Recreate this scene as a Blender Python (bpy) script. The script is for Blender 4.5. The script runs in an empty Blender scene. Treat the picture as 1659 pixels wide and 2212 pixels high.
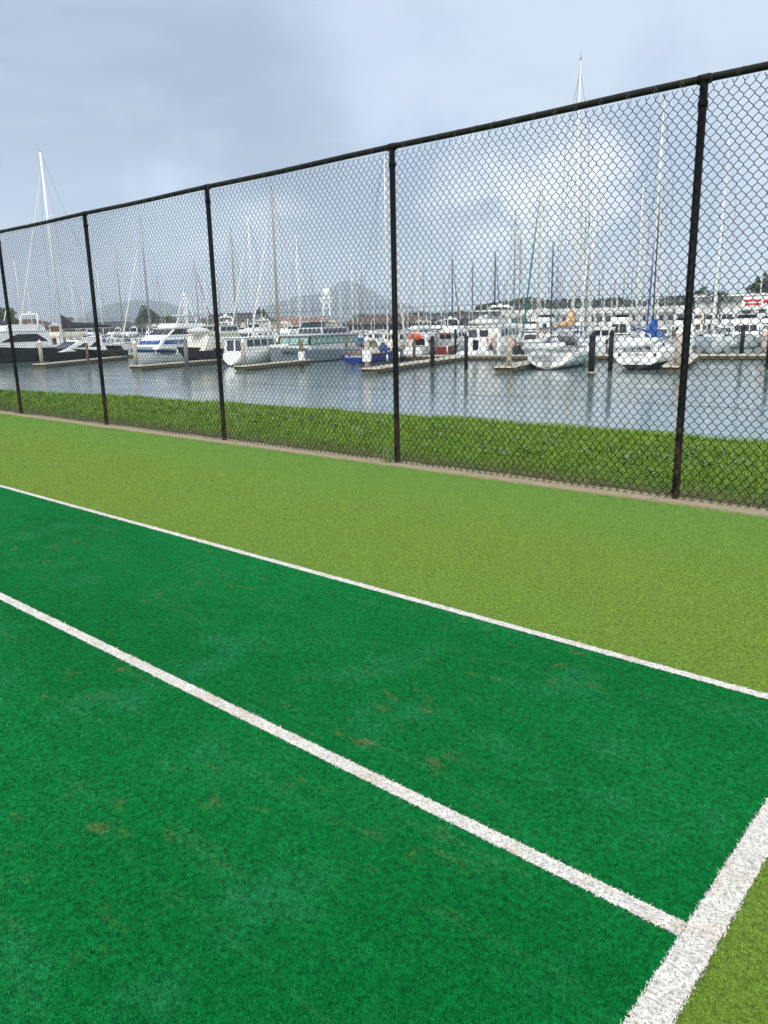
import bpy, math, random
import numpy as np
from math import radians as rad, pi, sin, cos, tan, atan2, sqrt
from mathutils import Vector, Matrix
random.seed(7); rng=np.random.default_rng(7)
scene=bpy.context.scene
COL=scene.collection
# ------------------------------------------------------------------ camera
FPX,PITCH,ROLL,YAW,EYE=1659.8,0.2391,-0.0215,-0.7231,1.4181      # in 1659x2212 px units
WL=-2.8                                                          # water level
_cp,_sp=cos(PITCH),sin(PITCH)
FW=Vector((sin(YAW)*_cp,cos(YAW)*_cp,-_sp)); _r=Vector((cos(YAW),-sin(YAW),0)); _u=_r.cross(FW)
RT=_r*cos(ROLL)+_u*sin(ROLL); UP=-_r*sin(ROLL)+_u*cos(ROLL)
cam=bpy.data.objects.new('camera',bpy.data.cameras.new('camera')); COL.objects.link(cam)
cam.matrix_world=Matrix(((RT.x,UP.x,-FW.x,0),(RT.y,UP.y,-FW.y,0),(RT.z,UP.z,-FW.z,EYE),(0,0,0,1)))
cam.data.sensor_fit='VERTICAL'; cam.data.sensor_height=36; cam.data.lens=36*FPX/2212
cam.data.clip_start=.05; cam.data.clip_end=30000
scene.camera=cam
def ray(nx,ny):
    return FW*FPX+RT*(nx/1.82278-829.5)+UP*(1106-ny/1.82278)
def at(nx,ny,z):                      # native photo pixel -> point on the level z
    d=ray(nx,ny); t=(z-EYE)/d.z; return Vector((d.x*t,d.y*t,z))
def atd(nx,ny,dist):                  # native photo pixel -> point at forward distance
    d=ray(nx,ny)/FPX; return Vector((d.x*dist,d.y*dist,EYE+d.z*dist))
def pxof(p):                          # world -> 1659 px
    d=Vector(p)-Vector((0,0,EYE)); w=d.dot(FW); return (829.5+FPX*d.dot(RT)/w,1106-FPX*d.dot(UP)/w)
# ------------------------------------------------------------------ node helpers
class NT:
    def __init__(s,tree): s.t=tree; s.n=tree.nodes; s.l=tree.links
    def node(s,typ,**kw):
        n=s.n.new(typ)
        for k,v in kw.items():
            if k.startswith('i_'):
                key=k[2:]; key=int(key) if key.isdigit() else key.replace('_',' ')
                if isinstance(v,bpy.types.NodeSocket): s.l.new(v,n.inputs[key])
                else: n.inputs[key].default_value=v
            else: setattr(n,k,v)
        return n
    def math(s,op,a,b=0.0,c=0.0,clamp=False):
        n=s.n.new('ShaderNodeMath'); n.operation=op; n.use_clamp=clamp
        for i,v in enumerate((a,b,c)):
            if isinstance(v,bpy.types.NodeSocket): s.l.new(v,n.inputs[i])
            else: n.inputs[i].default_value=v
        return n.outputs[0]
    def mix(s,f,a,b,blend='MIX'):
        n=s.n.new('ShaderNodeMix'); n.data_type='RGBA'; n.blend_type=blend
        for k,v in ((0,f),(6,a),(7,b)):
            if isinstance(v,bpy.types.NodeSocket): s.l.new(v,n.inputs[k])
            else: n.inputs[k].default_value=v if k==0 else (tuple(v)+(1,) if len(v)==3 else v)
        return n.outputs[2]
    def noise(s,scale,vec=None,detail=3,rough=.5,dist=0):
        n=s.node('ShaderNodeTexNoise',i_Scale=scale,i_Detail=detail,i_Roughness=rough,i_Distortion=dist)
        if vec is not None: s.l.new(vec,n.inputs['Vector'])
        return n.outputs['Fac']
    def ramp(s,f,a,b):                 # smooth map range
        n=s.n.new('ShaderNodeMapRange'); n.interpolation_type='SMOOTHSTEP'
        s.l.new(f,n.inputs[0]); n.inputs[1].default_value=a; n.inputs[2].default_value=b; return n.outputs[0]
    def mapping(s,vec,scale=(1,1,1),rot=(0,0,0),loc=(0,0,0)):
        n=s.n.new('ShaderNodeMapping'); s.l.new(vec,n.inputs[0]); n.inputs[1].default_value=loc; n.inputs[2].default_value=rot; n.inputs[3].default_value=scale; return n.outputs[0]
def new_mat(name):
    m=bpy.data.materials.new(name); m.use_nodes=True
    nt=NT(m.node_tree); b=m.node_tree.nodes['Principled BSDF']; return m,nt,b
def setc(nt,b,key,v):
    if isinstance(v,bpy.types.NodeSocket): nt.l.new(v,b.inputs[key])
    else: b.inputs[key].default_value=v
def mat(name,c,rough=.5,metal=0,var=.12,scale=3.0,bump=0,dirt=None,spec=.5):
    m,nt,b=new_mat(name)
    tc=nt.node('ShaderNodeTexCoord').outputs['Object']
    n=nt.noise(scale,tc,4,.6)
    f=nt.math('MULTIPLY_ADD',n,2*var,1-var)
    vm=nt.node('ShaderNodeVectorMath',operation='SCALE'); vm.inputs[0].default_value=c[:3]; nt.l.new(f,vm.inputs['Scale'])
    col=vm.outputs[0]
    if dirt:
        dn=nt.ramp(nt.noise(scale*2.3,tc,5,.7),.52,.72); col=nt.mix(nt.math('MULTIPLY',dn,dirt[3]),col,dirt[:3])
    setc(nt,b,'Base Color',col); b.inputs['Roughness'].default_value=rough; b.inputs['Metallic'].default_value=metal
    b.inputs['Specular IOR Level'].default_value=spec
    if bump:
        bn=nt.node('ShaderNodeBump',i_Strength=bump,i_Distance=.02); nt.l.new(nt.noise(scale*6,tc,4,.6),bn.inputs['Height']); nt.l.new(bn.outputs[0],b.inputs['Normal'])
    return m
# ------------------------------------------------------------------ sky, sun, exposure
SUN_EL,SUN_AZ=rad(42),rad(152)        # sun direction (azimuth clockwise from +Y)
w=bpy.data.worlds.new("World"); scene.world=w; w.use_nodes=True
nt=NT(w.node_tree); bg=w.node_tree.nodes['Background']; bg.inputs['Strength'].default_value=.1
sky=nt.node('ShaderNodeTexSky'); sky.sky_type='NISHITA'; sky.sun_disc=False; sky.sun_elevation=SUN_EL; sky.sun_rotation=SUN_AZ
D=nt.node('ShaderNodeTexCoord').outputs['Generated']
nz=nt.node('ShaderNodeTexNoise',i_Scale=3.2,i_Detail=6,i_Roughness=.6); nt.l.new(D,nz.inputs['Vector'])
off=nt.node('ShaderNodeVectorMath',operation='SUBTRACT'); nt.l.new(nz.outputs['Color'],off.inputs[0]); off.inputs[1].default_value=(.5,.5,.5)
offs=nt.node('ShaderNodeVectorMath',operation='SCALE'); nt.l.new(off.outputs[0],offs.inputs[0]); offs.inputs['Scale'].default_value=.5
DD=nt.node('ShaderNodeVectorMath',operation='ADD'); nt.l.new(D,DD.inputs[0]); nt.l.new(offs.outputs[0],DD.inputs[1])
DN=nt.node('ShaderNodeVectorMath',operation='NORMALIZE'); nt.l.new(DD.outputs[0],DN.inputs[0]); DN=DN.outputs[0]
sep=nt.node('ShaderNodeSeparateXYZ'); nt.l.new(D,sep.inputs[0]); Z=sep.outputs[2]
def blob(nx,ny,a0,a1,src=DN):         # cloud patch of angular radius a1 around a sky direction
    d=ray(nx,ny).normalized(); n=nt.node('ShaderNodeVectorMath',operation='DOT_PRODUCT'); nt.l.new(src,n.inputs[0]); n.inputs[1].default_value=d
    return nt.ramp(n.outputs['Value'],cos(rad(a1)),cos(rad(a0)))
zp=nt.math('ADD',nt.math('MAXIMUM',Z,0.0),.13)
cx=nt.math('DIVIDE',sep.outputs[0],zp); cy=nt.math('DIVIDE',sep.outputs[1],zp)
cv=nt.node('ShaderNodeCombineXYZ'); nt.l.new(cx,cv.inputs[0]); nt.l.new(cy,cv.inputs[1])
n1=nt.noise(.9,cv.outputs[0],6,.6,.6); n2=nt.noise(.33,cv.outputs[0],4,.5)
n3=nt.noise(1.7,cv.outputs[0],5,.6,.4)
S=7.9                                # cloud radiance is written for strength .1
def sc(r,g,b): return (r*S,g*S,b*S)
col=nt.mix(nt.ramp(n2,.35,.65),sc(.41,.525,.72),sc(.49,.61,.81))
col=nt.mix(nt.math('MULTIPLY',blob(3100,-100,5,38),.95),col,sc(.66,.77,.91))     # pale veil to the right
col=nt.mix(nt.math('MULTIPLY',blob(200,-250,2,22),.6),col,sc(.56,.67,.84))
col=nt.mix(nt.math('MULTIPLY',blob(500,560,3,19),.9),col,sc(.24,.325,.485))         # slate cloud over the left
col=nt.mix(nt.math('MULTIPLY',blob(200,1000,3,14),.7),col,sc(.36,.46,.63))
col=nt.mix(nt.math('MULTIPLY',blob(900,1200,1,9),.75),col,sc(.80,.96,1.2))         # clear gap low down
col=nt.mix(nt.math('MULTIPLY',nt.math('MULTIPLY',blob(1200,1070,.3,7),nt.ramp(n1,.42,.6)),.75),col,sc(1.1,1.18,1.28))
col=nt.mix(nt.math('MULTIPLY',blob(1650,860,1,11),.8),col,sc(.36,.465,.69))
col=nt.mix(nt.math('MULTIPLY',blob(2550,960,1,13),.75),col,sc(.34,.44,.65))
col=nt.mix(nt.math('MULTIPLY',nt.math('MULTIPLY',blob(2110,930,0,9),nt.ramp(n3,.27,.5)),1.0),col,sc(1.3,1.33,1.36))          # white break in the cloud
lowb=nt.math('SUBTRACT',1.0,nt.ramp(Z,.015,.12))
col=nt.mix(nt.math('MULTIPLY',nt.math('MULTIPLY',lowb,blob(2400,1200,5,40,D)),.9),col,sc(.95,1.12,1.38))
col=nt.mix(nt.math('MULTIPLY',nt.ramp(n1,.5,.72),.3),col,sc(.76,.86,1.0))
col=nt.mix(nt.math('MULTIPLY',nt.math('SUBTRACT',1.0,nt.ramp(n1,.3,.47)),.3),col,sc(.31,.40,.56))
over=nt.ramp(Z,.5,.95); col=nt.mix(over,col,sc(1.75,1.8,1.9))                       # brighter overhead
back=nt.node('ShaderNodeVectorMath',operation='DOT_PRODUCT'); nt.l.new(D,back.inputs[0]); back.inputs[1].default_value=Vector((-FW.x,-FW.y,.25)).normalized()
col=nt.mix(nt.ramp(back.outputs['Value'],.0,.8),col,sc(1.75,1.78,1.8))
col=nt.mix(.9,sky.outputs[0],col)
nt.l.new(col,bg.inputs['Color'])
sl=bpy.data.lights.new('sun','SUN'); sl.energy=1.5; sl.angle=rad(14); sl.color=(1,.965,.91)
so=bpy.data.objects.new('sun',sl); COL.objects.link(so)
sd=Vector((sin(SUN_AZ)*cos(SUN_EL),cos(SUN_AZ)*cos(SUN_EL),sin(SUN_EL)))
so.rotation_euler=sd.to_track_quat('Z','Y').to_euler()
vs=scene.view_settings; vs.view_transform='Standard'; vs.look='None'; vs.gamma=1; vs.exposure=0.42; vs.use_curve_mapping=False
scene.render.engine='CYCLES'; scene.cycles.volume_bounces=2; scene.render.resolution_x=768; scene.render.resolution_y=1024
# ------------------------------------------------------------------ mesh helper
class MB:
    def __init__(s): s.v=[]; s.f=[]; s.m=[]
    def add(s,vs_,fs,m=0):
        o=len(s.v); s.v+= [tuple(p) for p in vs_]; s.f+=[tuple(i+o for i in f) for f in fs]; s.m+=[m]*len(fs); return s
    def box(s,x0,x1,y0,y1,z0,z1,m=0): return s.taper((x0,x1,y0,y1,z0),(x0,x1,y0,y1,z1),m)
    def taper(s,a,b,m=0):
        v=[(a[0],a[2],a[4]),(a[1],a[2],a[4]),(a[1],a[3],a[4]),(a[0],a[3],a[4]),(b[0],b[2],b[4]),(b[1],b[2],b[4]),(b[1],b[3],b[4]),(b[0],b[3],b[4])]
        return s.add(v,[(0,3,2,1),(4,5,6,7),(0,1,5,4),(1,2,6,5),(2,3,7,6),(3,0,4,7)],m)
    def prism(s,poly,y0,y1,m=0):       # xz outline given thickness along y
        n=len(poly); v=[(x,y0,z) for x,z in poly]+[(x,y1,z) for x,z in poly]
        f=[tuple(range(n)),tuple(range(2*n-1,n-1,-1))]+[(i,i+n,(i+1)%n+n,(i+1)%n) for i in range(n)]
        return s.add(v,f,m)
    def tube(s,pts,r,n=6,m=0,closed=False):
        pts=[Vector(p) for p in pts]; k=len(pts); rs=r if isinstance(r,(list,tuple)) else [r]*k
        V=[];ref=None
        for i,p in enumerate(pts):
            a=pts[i-1] if (i>0 or closed) else p; b=pts[(i+1)%k] if (i<k-1 or closed) else p
            t=(b-a).normalized() if (b-a).length>1e-9 else Vector((0,0,1))
            if ref is None or abs(ref.dot(t))>.97: ref=Vector((0,0,1)) if abs(t.z)<.9 else Vector((1,0,0))
            x=t.cross(ref).normalized(); y=t.cross(x)
            for j in range(n):
                a_=2*pi*j/n; V.append(p+(x*cos(a_)+y*sin(a_))*rs[i])
        F=[]
        for i in range(k if closed else k-1):
            i2=(i+1)%k
            for j in range(n): F.append((i*n+j,i*n+(j+1)%n,i2*n+(j+1)%n,i2*n+j))
        if not closed: F+=[tuple(range(n-1,-1,-1)),tuple((k-1)*n+j for j in range(n))]
        return s.add(V,F,m)
    def lathe(s,prof,c=(0,0,0),n=14,m=0):
        V=[];F=[]
        for r,z in prof:
            for j in range(n): a=2*pi*j/n; V.append((c[0]+r*cos(a),c[1]+r*sin(a),c[2]+z))
        for i in range(len(prof)-1):
            for j in range(n): F.append((i*n+j,i*n+(j+1)%n,(i+1)*n+(j+1)%n,(i+1)*n+j))
        F+=[tuple(range(n-1,-1,-1)),tuple((len(prof)-1)*n+j for j in range(n))]
        return s.add(V,F,m)
    def blobm(s,c,rx,ry,rz,n=10,k=6,m=0):
        V=[];F=[]
        for i in range(k+1):
            th=pi*i/k
            for j in range(n): a=2*pi*j/n; V.append((c[0]+rx*sin(th)*cos(a),c[1]+ry*sin(th)*sin(a),c[2]-rz*cos(th)))
        for i in range(k):
            for j in range(n): F.append((i*n+j,i*n+(j+1)%n,(i+1)*n+(j+1)%n,(i+1)*n+j))
        return s.add(V,F,m)
    def build(s,name,mats,parent=None,smooth=False,loc=None):
        me=bpy.data.meshes.new(name); me.from_pydata(s.v,[],s.f)
        if not isinstance(mats,(list,tuple)): mats=[mats]
        for m in mats: me.materials.append(m)
        me.polygons.foreach_set('material_index',s.m)
        if smooth: me.polygons.foreach_set('use_smooth',[True]*len(me.polygons))
        me.update()
        o=bpy.data.objects.new(name,me); COL.objects.link(o)
        if parent is not None: o.parent=parent
        if loc is not None: o.location=loc
        return o
def npmesh(name,V,F,mats,mi=None,attr=None,parent=None):
    me=bpy.data.meshes.new(name); nf,k=F.shape
    me.vertices.add(len(V)); me.vertices.foreach_set('co',V.astype(np.float32).ravel())
    me.loops.add(nf*k); me.loops.foreach_set('vertex_index',F.astype(np.int32).ravel())
    me.polygons.add(nf); me.polygons.foreach_set('loop_start',np.arange(0,nf*k,k,dtype=np.int32))
    if not isinstance(mats,(list,tuple)): mats=[mats]
    for m in mats: me.materials.append(m)
    if mi is not None: me.polygons.foreach_set('material_index',mi.astype(np.int32))
    if attr is not None:
        a=me.attributes.new('rnd','FLOAT','POINT'); a.data.foreach_set('value',attr.astype(np.float32))
    me.update(calc_edges=True)
    o=bpy.data.objects.new(name,me); COL.objects.link(o)
    if parent is not None: o.parent=parent
    return o
def tag(o,label=None,cat=None,group=None,kind=None):
    if label: o['label']=label
    if cat: o['category']=cat
    if group: o['group']=group
    if kind: o['kind']=kind
    return o
def thing(name,label=None,cat=None,loc=(0,0,0),rz=0,group=None):
    o=bpy.data.objects.new(name,None); COL.objects.link(o); o.empty_display_size=.5
    o.location=loc; o.rotation_euler=(0,0,rz); return tag(o,label,cat,group)
def copy_tree(o,parent=None):
    c=o.copy(); COL.objects.link(c)
    if parent is not None: c.parent=parent
    for ch in list(o.children): copy_tree(ch,c)
    return c
# ================================================================== ground, turf, grass, water
Y1,Y2,XB=2.965,1.607,-.46          # centre lines of the sidelines and of the baseline
def turf_col(nt,kind,tc,fine,fib):
    big=nt.noise(.55,nt.mapping(tc,(.6,1.5,1)),4,.55); mid=nt.noise(3.2,tc,4,.6)
    if kind=='dark':
        a=nt.mix(nt.ramp(big,.35,.65),(.0015,.150,.030),(.003,.182,.039))
        a=nt.mix(nt.math('MULTIPLY',nt.ramp(mid,.48,.72),.5),a,(.020,.21,.080)); stk=nt.noise(5,nt.mapping(tc,(.25,2.6,1),(0,0,.12)),4,.6); a=nt.mix(nt.math('MULTIPLY',nt.ramp(stk,.56,.72),.28),a,(.05,.20,.08))
        cl=nt.ramp(nt.noise(.9,nt.mapping(tc,(1,1,1),(0,0,0),(3.3,1.7,0)),3,.5),.46,.62)
        sp=nt.ramp(nt.noise(7.5,nt.mapping(tc,(1,1.5,1)),4,.55),.56,.74)
        a=nt.mix(nt.math('MULTIPLY',nt.math('MULTIPLY',cl,sp),.5),a,(.15,.14,.06))
        a=nt.mix(nt.math('MULTIPLY',nt.ramp(nt.noise(26,tc,2,.5),.80,.86),.5),a,(.2,.07,.04))
    elif kind=='light':
        a=nt.mix(nt.ramp(big,.34,.66),(.160,.262,.032),(.142,.262,.036))
        ys=nt.node('ShaderNodeSeparateXYZ'); nt.l.new(tc,ys.inputs[0])
        near=nt.ramp(ys.outputs[1],4.1,5.7)
        a=nt.mix(nt.math('MULTIPLY',near,.7),a,(.118,.285,.052))
        a=nt.mix(nt.math('MULTIPLY',nt.ramp(mid,.45,.75),.12),a,(.19,.33,.07))
        sp=nt.ramp(nt.noise(9,tc,3,.5),.72,.8); a=nt.mix(nt.math('MULTIPLY',sp,.3),a,(.2,.14,.05))
    else:
        a=nt.mix(nt.ramp(nt.noise(7,tc,3,.5),.5,.72),(.80,.775,.71),(.70,.61,.51))
        a=nt.mix(nt.math('MULTIPLY',nt.ramp(nt.noise(120,tc,2,.5),.52,.62),.6),a,(.25,.24,.23))
    g=nt.math('MULTIPLY_ADD',fine,1.6 if kind!='white' else .7,.3 if kind!='white' else .6)
    if not fib: g=nt.math('MULTIPLY',g,.62 if kind=='light' else .7 if kind=='dark' else .85)  # backing and line sheets: shade between the fibres is put into the colour
    vm=nt.node('ShaderNodeVectorMath',operation='SCALE'); nt.l.new(a,vm.inputs[0]); nt.l.new(g,vm.inputs['Scale'])
    return vm.outputs[0]
def turf_mats(kind):
    out=[]
    for fib in (0,1):
        m,nt,b=new_mat('turf_'+kind+('_fibre' if fib else '')); tc=nt.node('ShaderNodeTexCoord').outputs['Object']
        if fib: fine=nt.node('ShaderNodeAttribute',attribute_name='rnd').outputs['Fac']
        else:
            f1=nt.noise(55,tc,3,.65); f2=nt.noise(170,tc,2,.6)
            fine=nt.math('MULTIPLY_ADD',nt.ramp(f1,.3,.7),.6,nt.math('MULTIPLY',nt.ramp(f2,.3,.7),.4))
            bn=nt.node('ShaderNodeBump',i_Strength=.7,i_Distance=.012); nt.l.new(fine,bn.inputs['Height']); nt.l.new(bn.outputs[0],b.inputs['Normal'])
        nt.l.new(turf_col(nt,kind,tc,fine,fib),b.inputs['Base Color']); b.inputs['Roughness'].default_value=.8; b.inputs['Specular IOR Level'].default_value=.04
        b.inputs['Sheen Weight'].default_value=.04 if kind=='dark' else .10 if fib else .2; b.inputs['Sheen Roughness'].default_value=.35; b.inputs['Sheen Tint'].default_value={'dark':(.25,1,.45,1),'light':(.75,1,.3,1),'white':(1,1,1,1)}[kind]
        out.append(m)
    return out
TM={k:turf_mats(k) for k in ('dark','light','white')}
def sheet(name,poly,z,m,label=None):
    o=MB().add([(x,y,z) for x,y in poly],[tuple(range(len(poly)))]).build(name,m); tag(o,kind='structure'); return o
rect=lambda x0,x1,y0,y1:[(x0,y0),(x1,y0),(x1,y1),(x0,y1)]
sheet('outer_turf',rect(-60,9,-22,5.90),0,TM['light'][0])
sheet('court_turf',rect(-24.2,XB,-7.9,Y1),.004,TM['dark'][0])
LW=.024
def ragged(x0,x1,y0,y1,e,s):
    r=random.Random(s); k=.006 if x1-x0<1 or y1-y0<1 else .02; P=[]; n=1400
    if x1-x0>y1-y0:
        xs=[x1-(x1-x0)*(i/n)**1.6 for i in range(n+1)]; return [(x,y0+r.uniform(0,e)) for x in xs[::-1]]+[(x,y1-r.uniform(0,e)) for x in xs]
    ys=[y1-(y1-y0)*i/n for i in range(n+1)]; return [(x0+r.uniform(0,e),y) for y in ys]+[(x1-r.uniform(0,e),y) for y in ys[::-1]]
sheet('sideline',ragged(-24.2,XB-.04,Y1-LW,Y1+LW,.004,1),.008,TM['white'][0])
sheet('sideline',ragged(-24.2,XB-.04,Y2-LW-.003,Y2+LW+.003,.004,2),.008,TM['white'][0])
sheet('baseline',ragged(XB-.04,XB+.04,-7.9,Y1+LW,.006,3),.008,TM['white'][0])
# turf fibres, denser near the camera
def fibres():
    N=1700000
    r=np.exp(rng.uniform(np.log(1.0),np.log(32.0),N)); a=YAW+rng.uniform(-.68,.68,N)
    x=r*np.sin(a); y=r*np.cos(a)
    ok=(y<5.905+.01*np.sin(x*9))&(rng.random(N)<np.clip((32-r)/10,0,1)); x,y,r=x[ok],y[ok],r[ok]; n=len(x)
    ang=rng.uniform(0,2*pi,n); h=(.0048+.0004*r)*rng.uniform(.55,1.25,n); lean=rng.uniform(.3,1.9,n)*h
    wd=.00055*np.maximum(r,1.6)**.8*rng.uniform(.7,1.3,n)
    la=rng.uniform(0,2*pi,n)
    dark=(x<XB)&(y<Y1)&(x>-24.2)
    jit=.0
    jx=rng.normal(0,.0022,n)
    white=((np.abs(y-Y1+jx)<LW)&(x<XB+.04))|((np.abs(y-Y2+jx)<LW+.003)&(x<XB))|((np.abs(x-XB+jx)<.04)&(y<Y1+LW))
    mi=np.where(white,2,np.where(dark,0,1))
    h=h*np.where(white,.8,1.0); wd=wd*np.where(white,1.3,1.0)
    z0=np.where(white,.006,np.where(dark,.003,-.001))
    dx,dy=np.cos(ang)*wd,np.sin(ang)*wd
    V=np.empty((n,3,3)); V[:,0]=np.stack([x-dx,y-dy,z0],1); V[:,1]=np.stack([x+dx,y+dy,z0],1)
    V[:,2]=np.stack([x+np.cos(la)*lean,y+np.sin(la)*lean,z0+h],1)
    rn=np.repeat(np.clip(rng.beta(.9,1.0,n),0,1),3)
    for k,nm in ((0,'court_turf_fibres'),(1,'outer_turf_fibres'),(2,'line_turf_fibres')):
        s=mi==k; Vk=V[s].reshape(-1,3); F=np.arange(len(Vk)).reshape(-1,3)
        tag(npmesh(nm,Vk,F,TM[('dark','light','white')[k]][1],attr=np.repeat(s,3)*0+0 if False else rn[np.repeat(s,3)]),kind='stuff')
fibres()
# curb and soil strip under the fence
M_curb=mat('curb_concrete',(.30,.25,.15),.9,var=.25,scale=9,bump=.5,dirt=(.16,.11,.07,.6))
def strip_mesh(name,y0,y1,z,m,thick=.06,seed=1):
    r=random.Random(seed); mb=MB(); xs=[i*.25 for i in range(-240,37)]
    V=[];F=[]
    for i,x in enumerate(xs): 
        a=y0+r.uniform(-.012,.012); b=y1+r.uniform(-.03,.03)
        V+=[(x,a,z-thick),(x,a,z+r.uniform(-.002,.003)),(x,b,z+r.uniform(-.002,.003)),(x,b,z-thick)]
    for i in range(len(xs)-1):
        for k in range(3): F.append((4*i+k,4*i+k+1,4*i+k+5,4*i+k+4))
    mb.add(V,F); return mb.build(name,m)
tag(strip_mesh('curb',5.895,6.13,.012,M_curb),kind='structure')
# grass bank
CREST=[(-200,2.0),(-60,6.9),(-30,7.9),(-21.5,8.87),(-17.4,9.67),(-8.56,10.09),(-4.77,10.29),(-2.64,10.2),(20,10.2),(200,10.2)]
def crest(x): return np.interp(x,[c[0] for c in CREST],[c[1] for c in CREST])
def bank_z(x,y):
    c=crest(x); t=np.clip((y-6.15)/(c-6.15),0,1)
    return -.015-.085*t**1.5+.018*np.sin(x*1.7+y*2.3)*np.sin(y*1.9-x*.6)*np.minimum(1,(y-6.1)*2)
M_soil,nt,b=new_mat('grass_ground'); tc=nt.node('ShaderNodeTexCoord').outputs['Object']
ys=nt.node('ShaderNodeSeparateXYZ'); nt.l.new(tc,ys.inputs[0]); fr=nt.math('ADD',ys.outputs[1],nt.math('MULTIPLY',nt.noise(3,tc,4,.6),.7))
c=nt.mix(nt.ramp(fr,6.55,7.1),(.075,.05,.03),(.055,.12,.012)); c=nt.mix(nt.ramp(nt.noise(14,tc,3,.6),.4,.7),c,(.035,.06,.012))
nt.l.new(c,b.inputs['Base Color']); b.inputs['Roughness'].default_value=.95
M_rock=mat('riprap',(.16,.15,.13),.9,var=.3,scale=2,bump=.6)
xs=np.concatenate([np.linspace(-200,-40,17)[:-1],np.arange(-40,12.01,.4),np.linspace(12,200,12)[1:]])
tt=np.linspace(0,1,14); V=[];
for x in xs:
    c_=float(crest(x))
    for t in tt: y=6.12+(c_-6.12)*t; V.append((x,y,float(bank_z(x,y))))
    V+= [(x,c_+.5,-.35),(x,c_+4.6,-3.3)]
nr=len(tt)+2; F=[];mi=[]
for i in range(len(xs)-1):
    for k in range(nr-1): F.append((i*nr+k,(i+1)*nr+k,(i+1)*nr+k+1,i*nr+k+1)); mi.append(0 if k<len(tt) else 1)
o=npmesh('ground',np.array(V),np.array(F),[M_soil,M_rock],np.array(mi)); tag(o,kind='structure')
sheet('park_lawn',rect(-300,300,-400,6.0),-.03,M_soil)
M_grass,nt,b=new_mat('grass_blades'); tc=nt.node('ShaderNodeTexCoord').outputs['Object']
rn=nt.node('ShaderNodeAttribute',attribute_name='rnd').outputs['Fac']
c=nt.mix(rn,(.060,.15,.006),(.21,.36,.022)); c=nt.mix(nt.math('MULTIPLY',nt.ramp(nt.noise(1.6,tc,3,.6),.45,.7),.45),c,(.21,.30,.03))
ys=nt.node('ShaderNodeSeparateXYZ'); nt.l.new(tc,ys.inputs[0])
c=nt.mix(nt.math('MULTIPLY',nt.math('SUBTRACT',1.0,nt.ramp(nt.math('ADD',ys.outputs[1],nt.math('MULTIPLY',nt.noise(2.2,tc,3,.6),1.0)),6.7,7.5)),.6),c,(.15,.12,.05))
nt.l.new(c,b.inputs['Base Color']); b.inputs['Roughness'].default_value=.5; b.inputs['Specular IOR Level'].default_value=.3
def grass():
    N=800000
    r=np.exp(rng.uniform(np.log(6.2),np.log(46),N)); a=rng.uniform(-1.5,.25,N)
    x=r*np.sin(a); y=r*np.cos(a); c_=crest(x)
    # thin at the soil strip
    ok=(y>6.15)&(y<c_+.12)&((y>6.95)|(rng.random(N)<np.clip((y-6.15)/.8,0,1)*.8+.12)); x,y,r,c_=x[ok],y[ok],r[ok],c_[ok]; n=len(x)
    z=bank_z(x,y)-.005; z=np.where(y>c_,z-.05,z)
    cl=.5+.5*np.sin(x*3.1+np.sin(y*4)*1.5)*np.sin(y*3.7+x)
    h=rng.uniform(.02,.065,n)*(.75+.5*cl)*(1+.35*(y>c_-.5)); wd=.00052*r**.85*rng.uniform(.6,1.3,n)
    la=rng.uniform(0,2*pi,n); ln=rng.uniform(.2,1.1,n)*h; ang=la+pi/2+rng.normal(0,.4,n)
    dx,dy=np.cos(ang)*wd,np.sin(ang)*wd; lx,ly=np.cos(la)*ln,np.sin(la)*ln
    V=np.empty((n,5,3))
    V[:,0]=np.stack([x-dx,y-dy,z],1); V[:,1]=np.stack([x+dx,y+dy,z],1)
    V[:,2]=np.stack([x-dx*.8+lx*.35,y-dy*.8+ly*.35,z+h*.62],1); V[:,3]=np.stack([x+dx*.8+lx*.35,y+dy*.8+ly*.35,z+h*.62],1)
    V[:,4]=np.stack([x+lx,y+ly,z+h],1)
    b_=np.arange(n)[:,None]*5
    F=np.concatenate([b_+np.array([[0,1,3]]),b_+np.array([[0,3,2]]),b_+np.array([[2,3,4]])])
    tag(npmesh('grass',V.reshape(-1,3),F,M_grass,attr=np.repeat(rng.random(n),5)),kind='stuff')
grass()
M_leaf=mat('broad_leaf',(.12,.21,.05),.45,var=.35,scale=12)
def weeds():
    mb=MB(); r=random.Random(5)
    for i in range(260):
        if i<200: x=r.uniform(-13,2.5); y=r.gauss(8.0,.55)
        else: x=r.uniform(-30,1); y=r.uniform(6.5,9.8)
        if y>crest(x)-.2 or y<6.4: continue
        if i<30: x=-1.2+r.gauss(0,.7); y=7.7+r.gauss(0,.3)
        z=float(bank_z(np.array(x),np.array(y)))+.02
        for k in range(r.randint(3,7)):
            a=r.uniform(0,2*pi); l=r.uniform(.03,.075); w_=l*.32; up=r.uniform(.02,.07)
            d=Vector((cos(a),sin(a),0)); s_=Vector((-sin(a),cos(a),0)); p=Vector((x+r.uniform(-.05,.05),y+r.uniform(-.05,.05),z))
            mb.add([p,p+d*l*.5+s_*w_+Vector((0,0,up)),p+d*l+Vector((0,0,up*.9)),p+d*l*.5-s_*w_+Vector((0,0,up))],[(0,1,2,3)])
    tag(mb.build('weeds',M_leaf),kind='stuff')
weeds()
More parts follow.
